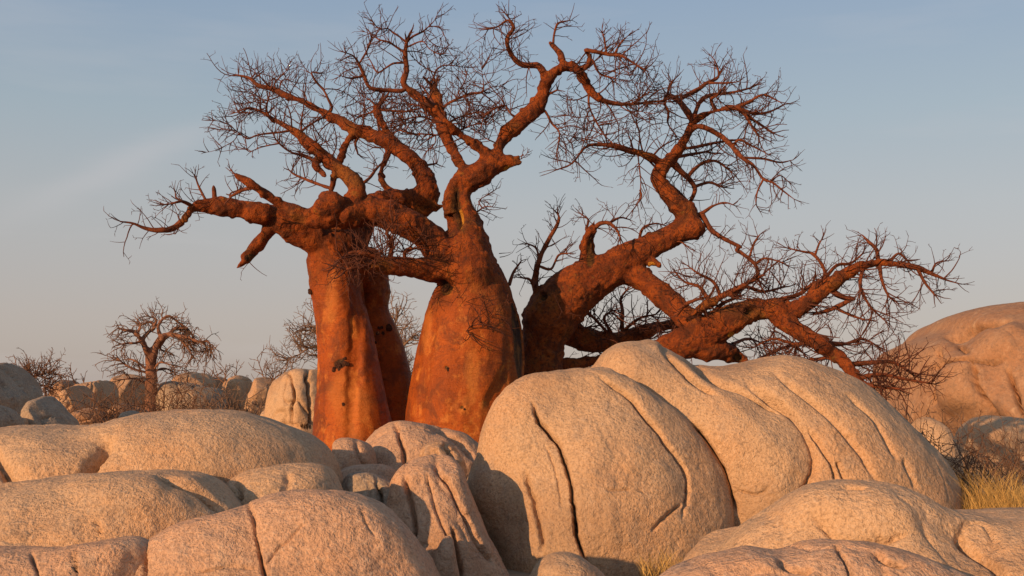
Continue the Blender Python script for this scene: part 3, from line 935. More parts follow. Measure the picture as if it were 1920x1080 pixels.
class Tree:
    def __init__(s, name, label, D, base_px, seed, mat, thick_px=6.0, voxel=0.0225, twig_mat=None, branch_mat=None, lowpoly=False):
        s.D, s.seed, s.mat, s.voxel, s.thick = D, seed, mat, voxel, thick_px
        s.org = unp(base_px[0], base_px[1], D)
        s.org[2] = 0.0
        s.root = thing(name, label, 'tree', s.org)
        s.lines = []          # (px,py,r,depthoffset) arrays
        s.thickparts = []
        s.branches = []
        s.tm = twig_mat or M_TW
        s.bm = branch_mat or M_BR
        random.seed(seed)
        RMIN[0] = 0.0052 * max(1.0, D / 19.0)
        s.twk = TWK

    def depth_at(s, x, y):
        best, d = 1e9, 0.0
        for P in s.lines:
            q = np.hypot(P[:, 0] - x, P[:, 1] - y) / (1 + 0.0 * P[:, 2])
            i = int(np.argmin(q))
            if q[i] < best:
                best, d = q[i], P[i, 3]
        return d

    def nearest(s, x, y):
        best, r = 1e9, None
        for P in s.lines:
            q = np.hypot(P[:, 0] - x, P[:, 1] - y)
            i = int(np.argmin(q))
            if q[i] < best:
                best, r = q[i], P[i]
        return r

    def limb(s, spec, dd=0.0, d0=None, tw=0.0, tl=0.45, lv=2, t0=0.25, broken=False, wav=0.05, tip=True, up=0.05):
        """trace a limb. dd: depth change to its end (m); tw: twigs per 10 px; tl: twig length m"""
        P = parse(spec)
        auto = d0 is None
        if d0 is None:
            d0 = s.depth_at(P[0, 0], P[0, 1]) if s.lines else 0.0
        L = np.r_[0, np.cumsum(np.hypot(np.diff(P[:, 0]), np.diff(P[:, 1])))]
        f = L / L[-1]
        dep = d0 + dd * f
        P4 = np.c_[P, dep]
        if auto:
            q = s.nearest(P[0, 0], P[0, 1])
            if q is not None and 2.0 < math.hypot(q[0] - P[0, 0], q[1] - P[0, 1]) < 45:
                P4 = np.vstack([[q[0], q[1], min(P[0, 2] * 1.1, q[2]), q[3]], P4])
        # spline in a mixed space (px, px, depth*120)
        Q = open_spline(np.c_[P4[:, 0], P4[:, 1], P4[:, 3] * 119.0, P4[:, 2]], 5.0 if s.D < 25 else 3.0)
        P4 = np.c_[Q[:, 0], Q[:, 1], np.maximum(Q[:, 3], 0.5), Q[:, 2] / 119.0]
        n = len(P4)
        k = np.arange(n)
        ph = random.uniform(0, 99)
        wv = noise3(np.c_[k * 0.16 + ph, k * 0, k * 0], 3)
        ramp = np.clip(k / 10.0, 0, 1)
        P4[:, 3] += wav * 1.6 * wv * ramp
        kn = noise3(np.c_[k * 0.31 + ph, k * 0 + 9, k * 0], 5)
        P4[:, 2] *= (0.93 if wav > 0 else 1.0) + (0.08 if wav > 0 else 0.0) * kn * ramp
        s.lines.append(P4)
        W = np.array([unp(a, b, s.D + d) for a, b, _, d in P4])
        rw = P4[:, 2] * (s.D + P4[:, 3]) / FPX
        thick = P4[:, 2] >= s.thick
        m = n
        if not thick.all():
            m = int(np.argmax(~thick))
            if thick[m:].any():
                m = n - int(np.argmax(thick[::-1]))
        if m > 3:
            s.thickparts.append((W[:m], rw[:m], broken))
        twigs = []
        a = 0 if m <= 3 else max(0, m - 3)
        Lp = np.r_[0, np.cumsum(np.hypot(np.diff(P4[:, 0]), np.diff(P4[:, 1])))]
        if tw > 0:
            cnt = s.twk * tw * Lp[-1] * (1 - t0) / 10.0 * (1 if s.D < 25 else s.D / 18.0)
            cnt = int(cnt) + (random.random() < cnt % 1)
            for _ in range(cnt):
                i = int(np.searchsorted(Lp, Lp[-1] * random.uniform(t0, 1.0)))
                i = min(max(i, 1), n - 2)
                tg = nrm(W[i + 1] - W[i - 1])
                sd = nrm(np.cross(tg, rnd_unit()))
                d = nrm(tg * random.uniform(0.1, 0.9) + sd * 1.0 + np.array([0, 0, up * 2]))
                ln = 1.55 * tl * random.uniform(0.4, 1.25)
                grow(W[i] + sd * rw[i] * 0.5, d, ln, min(max(1.6 * RMIN[0], ln * 0.021), max(1.6 * RMIN[0], rw[i] * 0.8)), lv, twigs, up=up)
        if tip and not broken and tw >= 0:
            tg = nrm(W[-1] - W[-3])
            for _ in range(3):
                grow(W[-1], nrm(tg + rnd_unit() * 0.6), 1.3 * tl * random.uniform(0.35, 0.9), max(0.007, rw[-1] * 0.8), max(0, lv - 1), twigs, up=up)
        s.branches.append((W[a:], rw[a:], twigs, m < n))
        return s

    def spray(s, spec_pts, tl, count, lv=2, r=0.009, off=-0.0, up=0.05, d=None):
        """a spray of twigs rooted on the limb surface near a point"""
        P = parse(spec_pts)
        twigs = []
        for x, y, rr_ in P:
            dep = s.depth_at(x, y)
            c = unp(x, y, s.D + dep + off)
            for _ in range(count):
                dr = rnd_unit()
                if off < 0:
                    dr[1] = -abs(dr[1]) * 0.7
                if d is not None:
                    dr = dr * 0.8 + np.array(d)
                grow(c + rnd_unit() * 0.05, dr, tl * random.uniform(0.5, 1.2), r, lv, twigs, up=up)
        s.branches.append((None, None, twigs, False))

    def finish(s, dents=(), knots=(), smooth=7, blobs=()):
        parts = []
        for W, r, broken in s.thickparts:
            n = len(W)
            tg = nrm(W[-1] - W[-3])
            if broken:
                W2 = np.vstack([W, W[-1] + tg * r[-1] * 0.15])
                r2 = np.r_[r, r[-1] * 0.6]
                for _ in range(7):       # splintered end
                    o = nrm(np.cross(tg, rnd_unit())) * r[-1] * random.uniform(0.2, 0.85)
                    e = W[-1] + o + tg * r[-1] * random.uniform(0.4, 1.9)
                    parts.append(tube([W[-3] + o, W[-1] + o, e, e + tg * 0.01], [r[-1] * 0.34, r[-1] * 0.3, 0.022, 0.012], 8))
            else:
                W2 = np.vstack([W, W[-1] + tg * r[-1] * 0.6, W[-1] + tg * r[-1] * 0.95])
                r2 = np.r_[r, r[-1] * 0.8, r[-1] * 0.3]
            tg0 = nrm(W[0] - W[2])
            W2 = np.vstack([W[0] + tg0 * r[0] * 0.7, W2])
            r2 = np.r_[r[0] * 0.5, r2]
            parts.append(tube(W2, r2, 20))
        # knobby excrescences
        for (x, y, r, off) in blobs:
            dep = s.depth_at(x, y)
            c = unp(x, y, s.D + dep + off)
            C, Q = cubesphere(8)
            parts.append((C * (r * s.D / FPX) + c, Q))
        # close tube ends
        V, Q = merge(parts)
        me = bpy.data.meshes.new('tmp')
        me.from_pydata(V.tolist(), [], Q.tolist())
        bm = bmesh.new()
        bm.from_mesh(me)
        be = [e for e in bm.edges if e.is_boundary]
        bmesh.ops.holes_fill(bm, edges=be, sides=0)
        bmesh.ops.recalc_face_normals(bm, faces=bm.faces)
        bm.to_mesh(me)
        bm.free()
        tmp = bpy.data.objects.new('tmp', me)
        COL.objects.link(tmp)
        md = tmp.modifiers.new('r', 'REMESH')
        md.mode = 'VOXEL'
        md.voxel_size = s.voxel
        md.use_smooth_shade = True
        ms = tmp.modifiers.new('s', 'SMOOTH')
        ms.factor = 0.5
        ms.iterations = smooth
        dg = bpy.context.evaluated_depsgraph_get()
        ev = tmp.evaluated_get(dg)
        em = ev.to_mesh()
        V = np.zeros(len(em.vertices) * 3, np.float32)
        em.vertices.foreach_get('co', V)
        V = V.reshape(-1, 3).astype(float)
        lt = np.zeros(len(em.polygons), np.int32)
        em.polygons.foreach_get('loop_total', lt)
        li = np.zeros(len(em.loops), np.int32)
        em.loops.foreach_get('vertex_index', li)
        if (lt == 4).all():
            Q = li.reshape(-1, 4)
        else:
            ls = np.zeros(len(em.polygons), np.int32)
            em.polygons.foreach_get('loop_start', ls)
            Q = np.array([[li[a], li[a + 1], li[a + 2], li[a + (3 if b > 3 else 2)]] for a, b in zip(ls, lt)])
        ev.to_mesh_clear()
        bpy.data.objects.remove(tmp, do_unlink=True)
        nr = vnormals(V, Q)
        if np.mean(np.einsum('ij,ij->i', nr[::37], (V - V.mean(0))[::37])) < 0 and False:
            nr = -nr
        sd = s.seed * 3.1
        z = V[:, 2]
        upf = np.clip((z - 2.6) / 1.6, 0, 1) if s.D < 25 and s.mat is not M_BARK_R else np.ones(len(V)) * 0.9
        big = 0.045 * fbm(V * np.array([1.5, 1.5, 0.30]) + sd, 3, s.seed, 0.4)
        rough = fbm(V * 5.5 + sd, 3, s.seed + 3)
        lump = np.maximum(0, fbm(V * 9.0 + sd, 2, s.seed + 5) - 0.12)
        fold = np.sin(z * 34 + 5 * fbm(V * 1.7 + sd, 3, s.seed + 6)) * np.clip(fbm(V * 1.2 + sd, 2, s.seed + 7) * 3, 0, 1)
        disp = big + 0.016 * fbm(V * np.array([3.4, 3.4, 1.1]) + sd, 3, s.seed + 11) + rough * (0.007 + 0.020 * upf) + lump * 0.055 * upf + fold * 0.0022
        scar = np.zeros(len(V))
        ochre = np.zeros(len(V))
        pale = np.zeros(len(V))
        X, Y = proj(V)
        facing = (nr[:, 1] < 0.15)
        for (kind, x, y, rx, ry, an, amt) in dents:
            ca, sa = math.cos(R(an)), math.sin(R(an))
            jit = 0.25 * fbm(V * 6, 2, 77)
            u = ((X - x) * ca + (Y - y) * sa) / rx
            v = (-(X - x) * sa + (Y - y) * ca) / ry
            w = np.exp(-((u * u + v * v) * (1 + jit * 2)) ** 2) * facing
            disp -= amt * w
            if kind == 'scar':
                scar = np.maximum(scar, w)
            elif kind == 'ochre':
                ochre = np.maximum(ochre, w)
            elif kind == 'pale':
                pale = np.maximum(pale, np.exp(-(u * u + v * v)) * facing)
        V = V + nr * disp[:, None]
        me = mesh_np('trunk', V - s.org, Q)
        for nm, arr in (('scar', scar), ('ochre', ochre), ('pale', pale)):
            at = me.attributes.new(nm, 'FLOAT', 'POINT')
            at.data.foreach_set('value', arr.astype(np.float32))
        link('trunk', me, s.mat, s.root)
        X, Y = proj(V)
        for (x, y, r, cnt) in knots:
            sel = np.where((np.abs(X - x) < 5) & (np.abs(Y - y) < 5))[0]
            if not len(sel):
                continue
            c = V[sel[np.argmin(V[sel, 1])]]
            C, Qk = cubesphere(7)
            for j in range(cnt):
                rr2 = r * s.D / FPX * random.uniform(0.5, 1.0)
                off = np.array([random.gauss(0, 1) * r * 0.010 * 0.75, 0.0, random.gauss(0, 1) * r * 0.010 * 0.75]) if cnt > 1 else np.zeros(3)
                Vk = C * rr2 * (1 + 0.35 * fbm(C * 2.5 + j * 7, 2, j)[:, None])
                Vk[:, 1] *= 0.6
                link('bark_knot', mesh_np('bark_knot', Vk + off + c - s.org, Qk), M_CHAR, s.root)
        # branches (> twigs)
        for W, r, twigs, has in s.branches:
            par = s.root
            if W is not None and has and len(W) > 2:
                te = nrm(W[-1] - W[-2])
                W = np.vstack([W, W[-1] + te * r[-1] * 1.2, W[-1] + te * r[-1] * 1.6])
                r = np.r_[r, r[-1] * 0.55, r[-1] * 0.06]
                Vb, Qb = tube(W, r, 9 if s.D < 25 else 6)
                nb = vnormals(Vb, Qb)
                Vb = Vb + nb * (0.22 * np.repeat(r, 9 if s.D < 25 else 6) * fbm(Vb * 14 + sd, 2, 8))[:, None]
                par = link('branch', mesh_np('branch', Vb - s.org, Qb), s.bm, s.root)
            if twigs:
                Vt, Qt = twig_mesh(twigs)
                t = link('twigs', mesh_np('twigs', Vt - s.org, Qt), s.tm, par)
                t['kind'] = 'stuff'


# ---- left tree
T1 = Tree('baobab_tree', 'copper trunked baobab with one thick limb reaching out over the split granite block', 18.5, (680, 830), 21, M_BARK_L)
T1.limb('E:215,1260,200 210,1100,165 200,960,142 192,840,128 180,700,113 154,560,100 138,440,102 135,370,100 155,310,70', 0.0, 0.0, tip=False, tw=-1, wav=0.0)
T1.limb('E:325,1230,150 325,1000,112 335,850,90 305,700,82 265,580,76 258,480,84 235,400,86', 0.0, 0.75, tip=False, tw=-1, wav=0.0)
T1.limb('E:190,420,95 185,330,75 190,285,60', 0.0, 0.3, tip=False, tw=-1, wav=0)
T1.limb('A:960,1080,95 890,1015,78 790,962,66 700,918,54 610,892,46 510,873,41 430,868,34 380,870,26 352,888,17 325,928,16 282,962,14 222,972,11 160,962,8 110,942,5 60,935,3', -1.2,
        -0.1, tw=0.55, tl=0.30, t0=0.62)
T1.limb('A:690,960,32 645,1025,30 600,1075,28 580,1098,26', -0.3, None, broken=True, tw=0.4, tl=0.22, t0=0.75)
T1.limb('A:457,855,13 454,815,11 452,795,9', 0, None, broken=True, tw=-1)
T1.limb('A:420,850,7 390,790,5 372,740,3', 0.1, None, tw=0.6, tl=0.22)
T1.limb('A:360,870,9 320,850,7 270,860,4 230,865,3', -0.4, None, tw=0.9, tl=0.22)
T1.limb('A:380,880,7 300,840,5 290,815,3', 0.3, None, tw=0.7, tl=0.22)
T1.limb('A:530,860,5 520,820,4 560,800,3', 0.2, None, tw=0.5, tl=0.2)
T1.limb('E:200,330,60 250,200,56 320,160,52 400,155,54 450,150,56 485,120,50', 0.5, 0.45, tip=False, tw=-1)
T1.limb('A:1320,880,52 1352,845,54 1358,790,48 1315,705,43 1240,635,39 1150,582,33 1050,546,28 980,510,24 900,466,20 820,425,17 750,400,15 700,375,13 640,360,10 600,328,6 545,315,3', 0.6,
        None, tw=0.8, tl=0.36, t0=0.35)
T1.limb('E:480,180,22 512,178,20 524,176,16', -0.1, None, broken=True, tw=-1)
T1.limb('A:1225,825,20 1175,785,17 1158,725,16 1185,645,15 1192,575,17 1162,515,18 1142,470,18 1150,440,12', 0.5, None, tw=0.5, tl=0.3, t0=0.3)
T1.limb('I:200,830,26 160,860,16 60,890,9 20,930,5', 0.2, None, tw=1.1, tl=0.32, t0=0.1)
T1.limb('I:200,830,24 300,842,20 420,850,14 520,850,9', -0.3, None, tw=1.2, tl=0.34, t0=0.1)
T1.limb('I:210,820,20 160,760,12 90,720,8 40,660,5', 0.4, None, tw=1.0, tl=0.32, t0=0.1)
T1.limb('I:220,810,18 260,750,12 330,720,8 400,740,5', 0.4, None, tw=1.0, tl=0.32, t0=0.1)
T1.limb('H:410,390,12 445,340,7 390,280,3', 0.1, None, tw=0.6, tl=0.18)
T1.limb('H:450,345,7 560,370,6 620,420,5 640,470,4', 0.2, None, tw=0.7, tl=0.2)
T1.limb('H:610,470,11 612,420,9 650,385,8 720,310,4', -0.2, None, tw=0.8, tl=0.22)
T1.limb('H:650,520,11 656,440,10 690,400,7 800,430,6 920,430,4', 0.3, None, tw=0.9, tl=0.24)
T1.limb('H:1060,690,24 1090,640,22 1060,570,20 1020,490,18 950,410,16 920,340,14 985,350,8', -0.3, None, tw=0.9, tl=0.3, t0=0.3)
T1.limb('H:1040,480,9 1150,490,7 1240,540,5 1320,600,3', 0.4, None, tw=1.0, tl=0.26)
T1.limb('H:880,600,10 860,520,8 800,470,6 700,380,4', 0.5, None, tw=0.8, tl=0.25)
T1.limb('A:1040,565,18 1015,600,16 990,655,17 970,710,17', -0.35, None, tw=0.5, tl=0.25)
T1.limb('A:1080,560,8 1050,600,6 1060,650,4', 0.3, None, tw=0.8, tl=0.25)
T1.limb('A:1340,700,6 1390,690,4', 0.3, None, tw=0.9, tl=0.2)
T1.finish(dents=[('scar', 636, 683, 13, 10, -20, 0.03), ('pale', 640, 735, 26, 45, 10, 0), ('pale', 665, 770, 40, 60, 0, 0),
                 ('pale', 622, 560, 14, 60, 5, 0), ('scar', 470, 484, 14, 10, 0, 0), ('none', 668, 640, 14, 190, 4, 0.06),
                 ('none', 600, 760, 8, 100, 0, 0.03)],
          knots=[(636, 680, 7, 7), (624, 690, 4, 3), (640, 755, 3, 2), (580, 552, 5, 3), (584, 596, 4, 2), (722, 618, 6, 5), (706, 628, 4, 3)])

# ---- middle tree
T2 = Tree('baobab_tree', 'thick middle baobab with forked scarred stem and tangled crown', 18.0, (880, 830), 33, M_BARK_C)
T2.twk = 2.9
T2.limb('E:610,1270,250 612,1100,228 620,960,222 635,820,214 648,680,200 650,560,174 650,470,138 646,390,100 636,310,78 618,220,66', 0.0, 0.0, tip=False, tw=-1, wav=0)
T2.limb('E:480,1250,110 500,1000,95 540,800,85 560,650,80', 0.0, -0.2, tip=False, tw=-1, wav=0)
T2.limb('E:632,260,66 640,370,86 648,440,94 652,490,72', -0.25, -0.12, tip=False, tw=-1, wav=0)
T2.limb('E:765,580,58 735,480,52 692,390,48 665,320,42', 0.0, 0.25, tip=False, tw=-1, wav=0)
T2.limb('B:500,900,78 490,830,63 515,770,62 580,733,62 640,695,48 700,682,38 728,672,30', 0.0, 0.0, broken=True, tw=-1, wav=0.02)
T2.limb('B:655,700,36 662,630,30 692,572,32 750,518,36 808,472,37 845,420,30 862,362,27 890,312,25 940,282,22 990,287,22 1023,330,23 1042,370,19 1085,413,15 1140,434,10 1220,440,7 1300,430,5 1350,425,4 1430,400,3', 0.7,
        None, tw=0.55, tl=0.36, t0=0.5)
T2.limb('B:865,330,20 832,278,14 772,275,13 736,256,12 707,212,11 700,162,10 726,117,9 702,86,6 660,112,4 612,122,3', -0.5, None, tw=1.0, tl=0.26, t0=0.2)
T2.limb('B:725,118,6 710,80,4 690,55,3', 0.1, None, tw=0.9, tl=0.18)
T2.limb('B:935,275,18 925,230,15 905,205,13 888,188,12', 0.0, None, broken=True, tw=-1)
T2.limb('B:893,195,6 897,150,5 908,108,5 922,94,4 972,85,2', 0.2, None, tw=0.7, tl=0.22, t0=0.2)
T2.limb('B:1005,295,15 1040,275,12 1048,238,10 1032,212,9 1070,218,9 1130,230,8 1182,236,6 1232,266,4 1290,300,3', -0.4, None, tw=1.1, tl=0.32, t0=0.2)
T2.limb('B:1120,230,5 1110,170,4 1100,130,2', 0.2, None, tw=0.8, tl=0.2)
T2.limb('B:1150,232,5 1180,180,4 1210,150,2', -0.2, None, tw=0.8, tl=0.2)
T2.limb('B:1060,255,6 1090,310,5 1150,330,3', -0.2, None, tw=0.8, tl=0.3, up=-0.05)
T2.limb('K:290,260,18 290,350,15 330,450,15 370,520,13 430,610,10 490,670,7', -0.5, None, tw=1.0, tl=0.34, t0=0.15)
T2.limb('K:300,440,8 200,450,6 100,430,4', -0.2, None, tw=1.0, tl=0.28, t0=0.1)
T2.limb('K:420,600,8 300,560,6 200,580,4 80,560,2', 0.2, None, tw=0.9, tl=0.3, t0=0.1)
T2.limb('K:620,345,9 700,300,8 790,240,6 850,180,3', 0.2, None, tw=1.0, tl=0.3)
T2.limb('K:560,360,9 640,400,8 720,400,6 830,420,4', -0.3, None, tw=1.2, tl=0.3)
T2.limb('B:860,470,6 888,520,5 920,562,4 908,640,2', -0.2, None, tw=0.8, tl=0.3, up=-0.08)
T2.limb('B:870,400,5 910,380,4', -0.1, None, tw=0.9, tl=0.22)
T2.limb('B:545,745,34 502,690,28 462,622,25 432,545,25 412,475,22 398,405,20 395,375,14', 0.5, None, tw=0.5, tl=0.3, t0=0.5)
T2.limb('B:660,690,34 582,622,28 522,582,25 462,532,21 422,490,18 392,450,16', -0.4, None, tw=0.5, tl=0.3, t0=0.4)
T2.limb('B:410,480,20 350,430,17 300,392,16 262,350,14 275,300,13 270,230,11 275,180,8', -0.1, None, tw=0.35, tl=0.28, t0=0.15)
T2.limb('I:440,350,20 380,310,16 310,265,14 230,245,12 180,210,7 110,180,3', 0.2, None, tw=0.9, tl=0.24, t0=0.2)
T2.limb('I:460,270,18 400,220,13 340,180,13 300,150,10 230,155,7 180,95,3', -0.2, None, tw=0.8, tl=0.22, t0=0.2)
T2.limb('I:460,270,18 510,220,15 600,175,14 640,140,10 690,90,6 720,30,3', 0.2, None, tw=0.8, tl=0.22, t0=0.2)
T2.limb('I:640,137,7 730,135,7 775,200,6 790,240,3', 0.1, None, tw=0.5, tl=0.18)
T2.limb('I:470,305,14 560,265,12 610,265,10 650,320,7 720,360,5 780,375,3', -0.3, None, tw=0.9, tl=0.22)
T2.limb('I:610,180,8 640,240,7 720,300,6 830,320,3', 0.2, None, tw=0.9, tl=0.22)
T2.limb('B:258,382,10 190,381,10 122,371,9 96,320,8 76,272,7 50,236,4 10,220,2', -0.4, None, tw=0.8, tl=0.26, t0=0.15)
T2.limb('B:75,270,5 110,210,4 130,150,3', 0.1, None, tw=1.0, tl=0.24)
T2.limb('B:95,320,6 40,330,4 0,320,2', -0.2, None, tw=0.8, tl=0.24)
T2.limb('I:430,440,16 350,445,14 290,480,13 215,520,12 160,430,8 130,380,4', 0.3, None, tw=0.7, tl=0.24)
T2.limb('I:660,650,18 690,560,16 720,490,13 790,460,10 900,470,6 970,480,3', 0.3, None, tw=0.9, tl=0.26)
T2.limb('I:690,520,10 600,470,8 520,400,5', -0.1, None, tw=0.9, tl=0.24)
T2.limb('I:760,830,24 810,785,20 900,740,20 1000,700,19 1090,690,17 1110,640,9 1100,540,5 1090,460,3', -0.4, None, tw=0.9, tl=0.32, t0=0.1)
T2.limb('I:1095,690,12 1190,640,7 1280,640,4', 0.2, None, tw=0.9, tl=0.26)
T2.limb('I:1090,690,12 1180,760,9 1250,830,7', 0.3, None, tw=1.1, tl=0.3)
T2.limb('I:900,690,9 960,580,8 965,520,4', 0.2, None, tw=0.9, tl=0.24)
T2.limb('I:1400,910,20 1335,865,15 1290,800,13 1200,830,12 1120,890,11 1090,970,8', -0.4, None, tw=1.1, tl=0.32, t0=0.1)
T2.limb('I:720,950,16 620,900,14 520,900,12 400,930,10 300,940,7 250,980,5', -0.5, None, tw=1.2, tl=0.32, t0=0.1)
T2.limb('I:640,850,16 560,800,13 460,790,10 350,780,7', 0.5, None, tw=1.2, tl=0.32, t0=0.1)
T2.limb('I:760,980,16 860,920,13 960,880,10 1080,850,7', 0.3, None, tw=1.2, tl=0.32, t0=0.1)
T2.limb('I:820,1040,16 930,1000,13 1040,960,10 1150,960,7', -0.3, None, tw=1.1, tl=0.32, t0=0.1)
T2.limb('I:640,720,12 600,650,9 560,620,6', 0.2, None, tw=1.1, tl=0.28)
T2.limb('J:560,330,12 420,320,13 320,320,12 220,290,10 160,330,5', 0.4, None, tw=1.3, tl=0.32, t0=0.05)
T2.limb('J:520,400,9 440,480,7 400,560,4', 0.3, None, tw=0.9, tl=0.3, up=-0.05)
T2.limb('J:1020,390,9 940,350,7 870,280,5', 0.3, None, tw=0.9, tl=0.28)
T2.limb('J:1195,540,9 1250,530,6 1300,480,3', 0.0, None, tw=0.4, tl=0.12)
T2.limb('J:880,975,14 940,935,9 1040,940,4', 0.1, None, tw=0.7, tl=0.2)
T2.limb('J:890,890,9 950,840,6 1030,790,3', 0.2, None, tw=0.7, tl=0.2)
# the limbs towards the left tree
T2.limb('E:600,420,100 530,330,78 460,270,64 380,225,58 300,195,56 240,195,54 180,215,46', -0.6, 0.0, tip=False, tw=-1, wav=0.02)
T2.limb('A:1010,890,52 930,915,46 850,918,40 770,882,33 690,832,28 610,775,22 560,748,16', -0.5, None, broken=True, tw=-1)
T2.limb('A:560,755,5 535,730,4 520,710,2', 0, None, tw=0.5, tl=0.12)
T2.limb('A:640,790,9 580,800,8 530,825,6', 0.2, None, tw=0.8, tl=0.2)
T2.limb('A:1030,870,48 1058,815,36 1030,755,28 955,692,28 902,642,25 850,600,22 800,560,18 760,535,13 700,500,9 650,470,6 600,455,4 545,475,2', 0.3, None, tw=0.7, tl=0.34, t0=0.35)
T2.limb('A:960,745,15 955,775,14 945,805,10', 0.1, None, tw=-1, tip=False)
T2.limb('A:905,660,16 880,692,15 915,735,13', -0.2, None, broken=True, tw=-1)
T2.limb('H:820,850,18 880,800,16 960,750,15 1035,712,14', 0.4, None, tw=0.5, tl=0.26, tip=False)
T2.limb('H:830,840,16 835,730,13 850,660,9', 0.2, None, tw=0.7, tl=0.26)
T2.limb('H:600,760,24 545,690,20 540,630,15 560,540,9 570,500,4', -0.3, None, tw=1.1, tl=0.26)
T2.limb('H:530,640,9 400,680,7 280,680,3', 0.2, None, tw=1.0, tl=0.24)
T2.limb('H:540,600,8 430,590,6 350,600,3', -0.2, None, tw=1.0, tl=0.24)
T2.limb('H:520,580,7 420,520,5 360,490,2', 0.2, None, tw=0.8, tl=0.22)
T2.limb('H:740,830,20 660,845,16 560,855,15 460,870,13 380,900,12 330,870,10 270,830,8 200,830,5 110,815,2', -0.3, None, tw=0.7, tl=0.24, t0=0.2)
T2.limb('H:270,830,7 240,790,6 170,760,4 70,745,2', 0.1, None, tw=0.7, tl=0.18)
T2.limb('H:300,860,7 270,910,6 220,945,5 100,1000,3 30,1015,2', -0.1, None, tw=0.5, tl=0.18)
T2.limb('H:860,1050,20 760,1020,17 680,970,14 620,910,11 590,850,7', -0.4, None, tw=0.9, tl=0.26)
T2.limb('H:640,940,12 500,970,9 390,1010,5 370,960,3', 0.1, None, tw=0.8, tl=0.22)
T2.limb('H:860,960,10 960,960,8 1060,920,5', -0.3, None, tw=1.0, tl=0.28)
T2.limb('A:945,795,8 880,772,7 800,740,5 770,718,3', 0.3, None, tw=1.0, tl=0.26)
T2.limb('A:1100,760,7 1140,710,6 1170,680,3', 0.6, None, tw=0.7, tl=0.25)
# lower cross limb and its spray of twigs
T2.limb('E:610,430,75 530,415,56 450,405,46 380,398,44 320,395,38 285,400,30', -0.75, -0.1, broken=True, tw=-1, wav=0.02)
T2.limb('E:330,380,14 250,350,11 190,350,8 150,380,5', -0.3, None, tw=1.6, tl=0.34, t0=0.0)
T2.limb('E:340,370,12 350,310,9 330,270,6 360,230,3', -0.2, None, tw=1.2, tl=0.3, t0=0.0)
T2.limb('E:300,380,10 240,400,8 180,410,5', -0.4, None, tw=1.4, tl=0.3, t0=0.0)
T2.limb('E:400,390,10 400,340,7 440,330,4', -0.3, None, tw=1.2, tl=0.28, t0=0.0)
T2.spray('E:250,330,1 300,350,1 360,340,1 220,380,1', 0.34, 9, 2, 0.008, off=-0.55)
T2.spray('E:640,640,1 690,620,1 720,590,1', 0.42, 7, 2, 0.009, off=-0.85)
T2.spray('E:600,505,1 700,540,1', 0.3, 4, 1, 0.007, off=-0.85)
T2.spray('E:560,330,1 470,290,1 480,370,1', 0.22, 3, 1, 0.006, off=-0.6)
T2.spray('E:690,160,1 800,440,1 745,360,1', 0.22, 2, 1, 0.008, d=(1.0, 0, 0.3))
T2.finish(dents=[('scar', 852, 388, 18, 46, 4, 0.20), ('ochre', 862, 405, 8, 22, 4, 0.02), ('scar', 832, 540, 14, 12, 0, 0.16),
                 ('pale', 886, 700, 16, 50, 2, 0), ('pale', 880, 745, 14, 20, 0, 0), ('pale', 800, 620, 10, 40, 8, 0), ('scar', 838, 690, 4, 5, 0, 0.03),
                 ('scar', 866, 764, 5, 4, 0, 0.03), ('none', 930, 740, 14, 40, 20, 0.05), 
                 ('scar', 975, 620, 10, 110, -3, 0.06), ('ochre', 955, 318, 10, 5, -20, 0)],
          knots=[(866, 764, 2.5, 1), (838, 691, 2.5, 2), (832, 542, 5, 3)],
          blobs=[(622, 384, 23, -0.12), (606, 390, 17, -0.10), (650, 404, 18, -0.08), (612, 370, 12, -0.05)])

# ---- right tree
T3 = Tree('baobab_tree', 'rough red baobab leaning right with limbs drooping over the sloping outcrop', 19.2, (1020, 830), 45, M_BARK_R)
T3.limb('F:190,1260,130 195,1050,115 202,900,104 208,770,104 240,650,136 315,550,138 430,458,116 560,392,96 650,335,84 760,275,64 860,228,60 925,185,66', 0.0, 0.0, tip=False, tw=-1, wav=0)
T3.limb('F:905,215,60 945,150,64 935,100,58 890,60,50 840,5,42', 0.0, None, tip=False, tw=-1, wav=0)
T3.limb('C:735,905,50 680,840,45 637,792,38 615,750,32 640,705,30 690,650,26 730,590,22 760,520,20 772,495,17', 0.1, None, tip=False, tw=0.12, tl=0.2, wav=0.02)
T3.limb('C:765,510,18 800,490,16 870,465,15 940,455,13 980,480,9 1010,530,6 1040,572,4', -0.5, None, tw=1.3, tl=0.34, t0=0.2)
T3.limb('C:765,510,17 722,447,14 690,415,12 652,405,10 645,440,7 660,470,6 658,520,4 690,570,3', 0.3, None, tw=0.8, tl=0.3, t0=0.25)
T3.limb('C:655,408,7 665,360,5 690,330,3', 0.0, None, tw=0.8, tl=0.24)
T3.limb('C:700,425,9 740,400,10 790,375,10 822,350,9 870,325,6 862,270,3 840,235,2', 0.4, None, tw=0.9, tl=0.26, t0=0.1)
T3.limb('C:825,350,6 900,350,4 960,345,2', -0.1, None, tw=0.9, tl=0.22)
T3.limb('C:870,322,4 900,270,2', 0.1, None, tw=0.5, tl=0.15)
T3.limb('C:770,485,10 800,420,9 850,400,8 930,390,6 1010,370,4', 0.5, None, tw=1.2, tl=0.3, t0=0.1)
T3.limb('C:940,455,9 1000,430,7 1060,400,5 1130,430,3', -0.3, None, tw=1.1, tl=0.28, t0=0.1)
T3.limb('C:960,460,9 1030,480,7 1090,470,5 1150,440,3', 0.3, None, tw=1.1, tl=0.28, t0=0.1)
T3.limb('C:980,480,8 1040,520,6 1100,560,4', 0.2, None, tw=1.2, tl=0.26, t0=0.1)
T3.limb('C:860,466,9 840,420,8 870,400,6', -0.3, None, tw=1.1, tl=0.28)
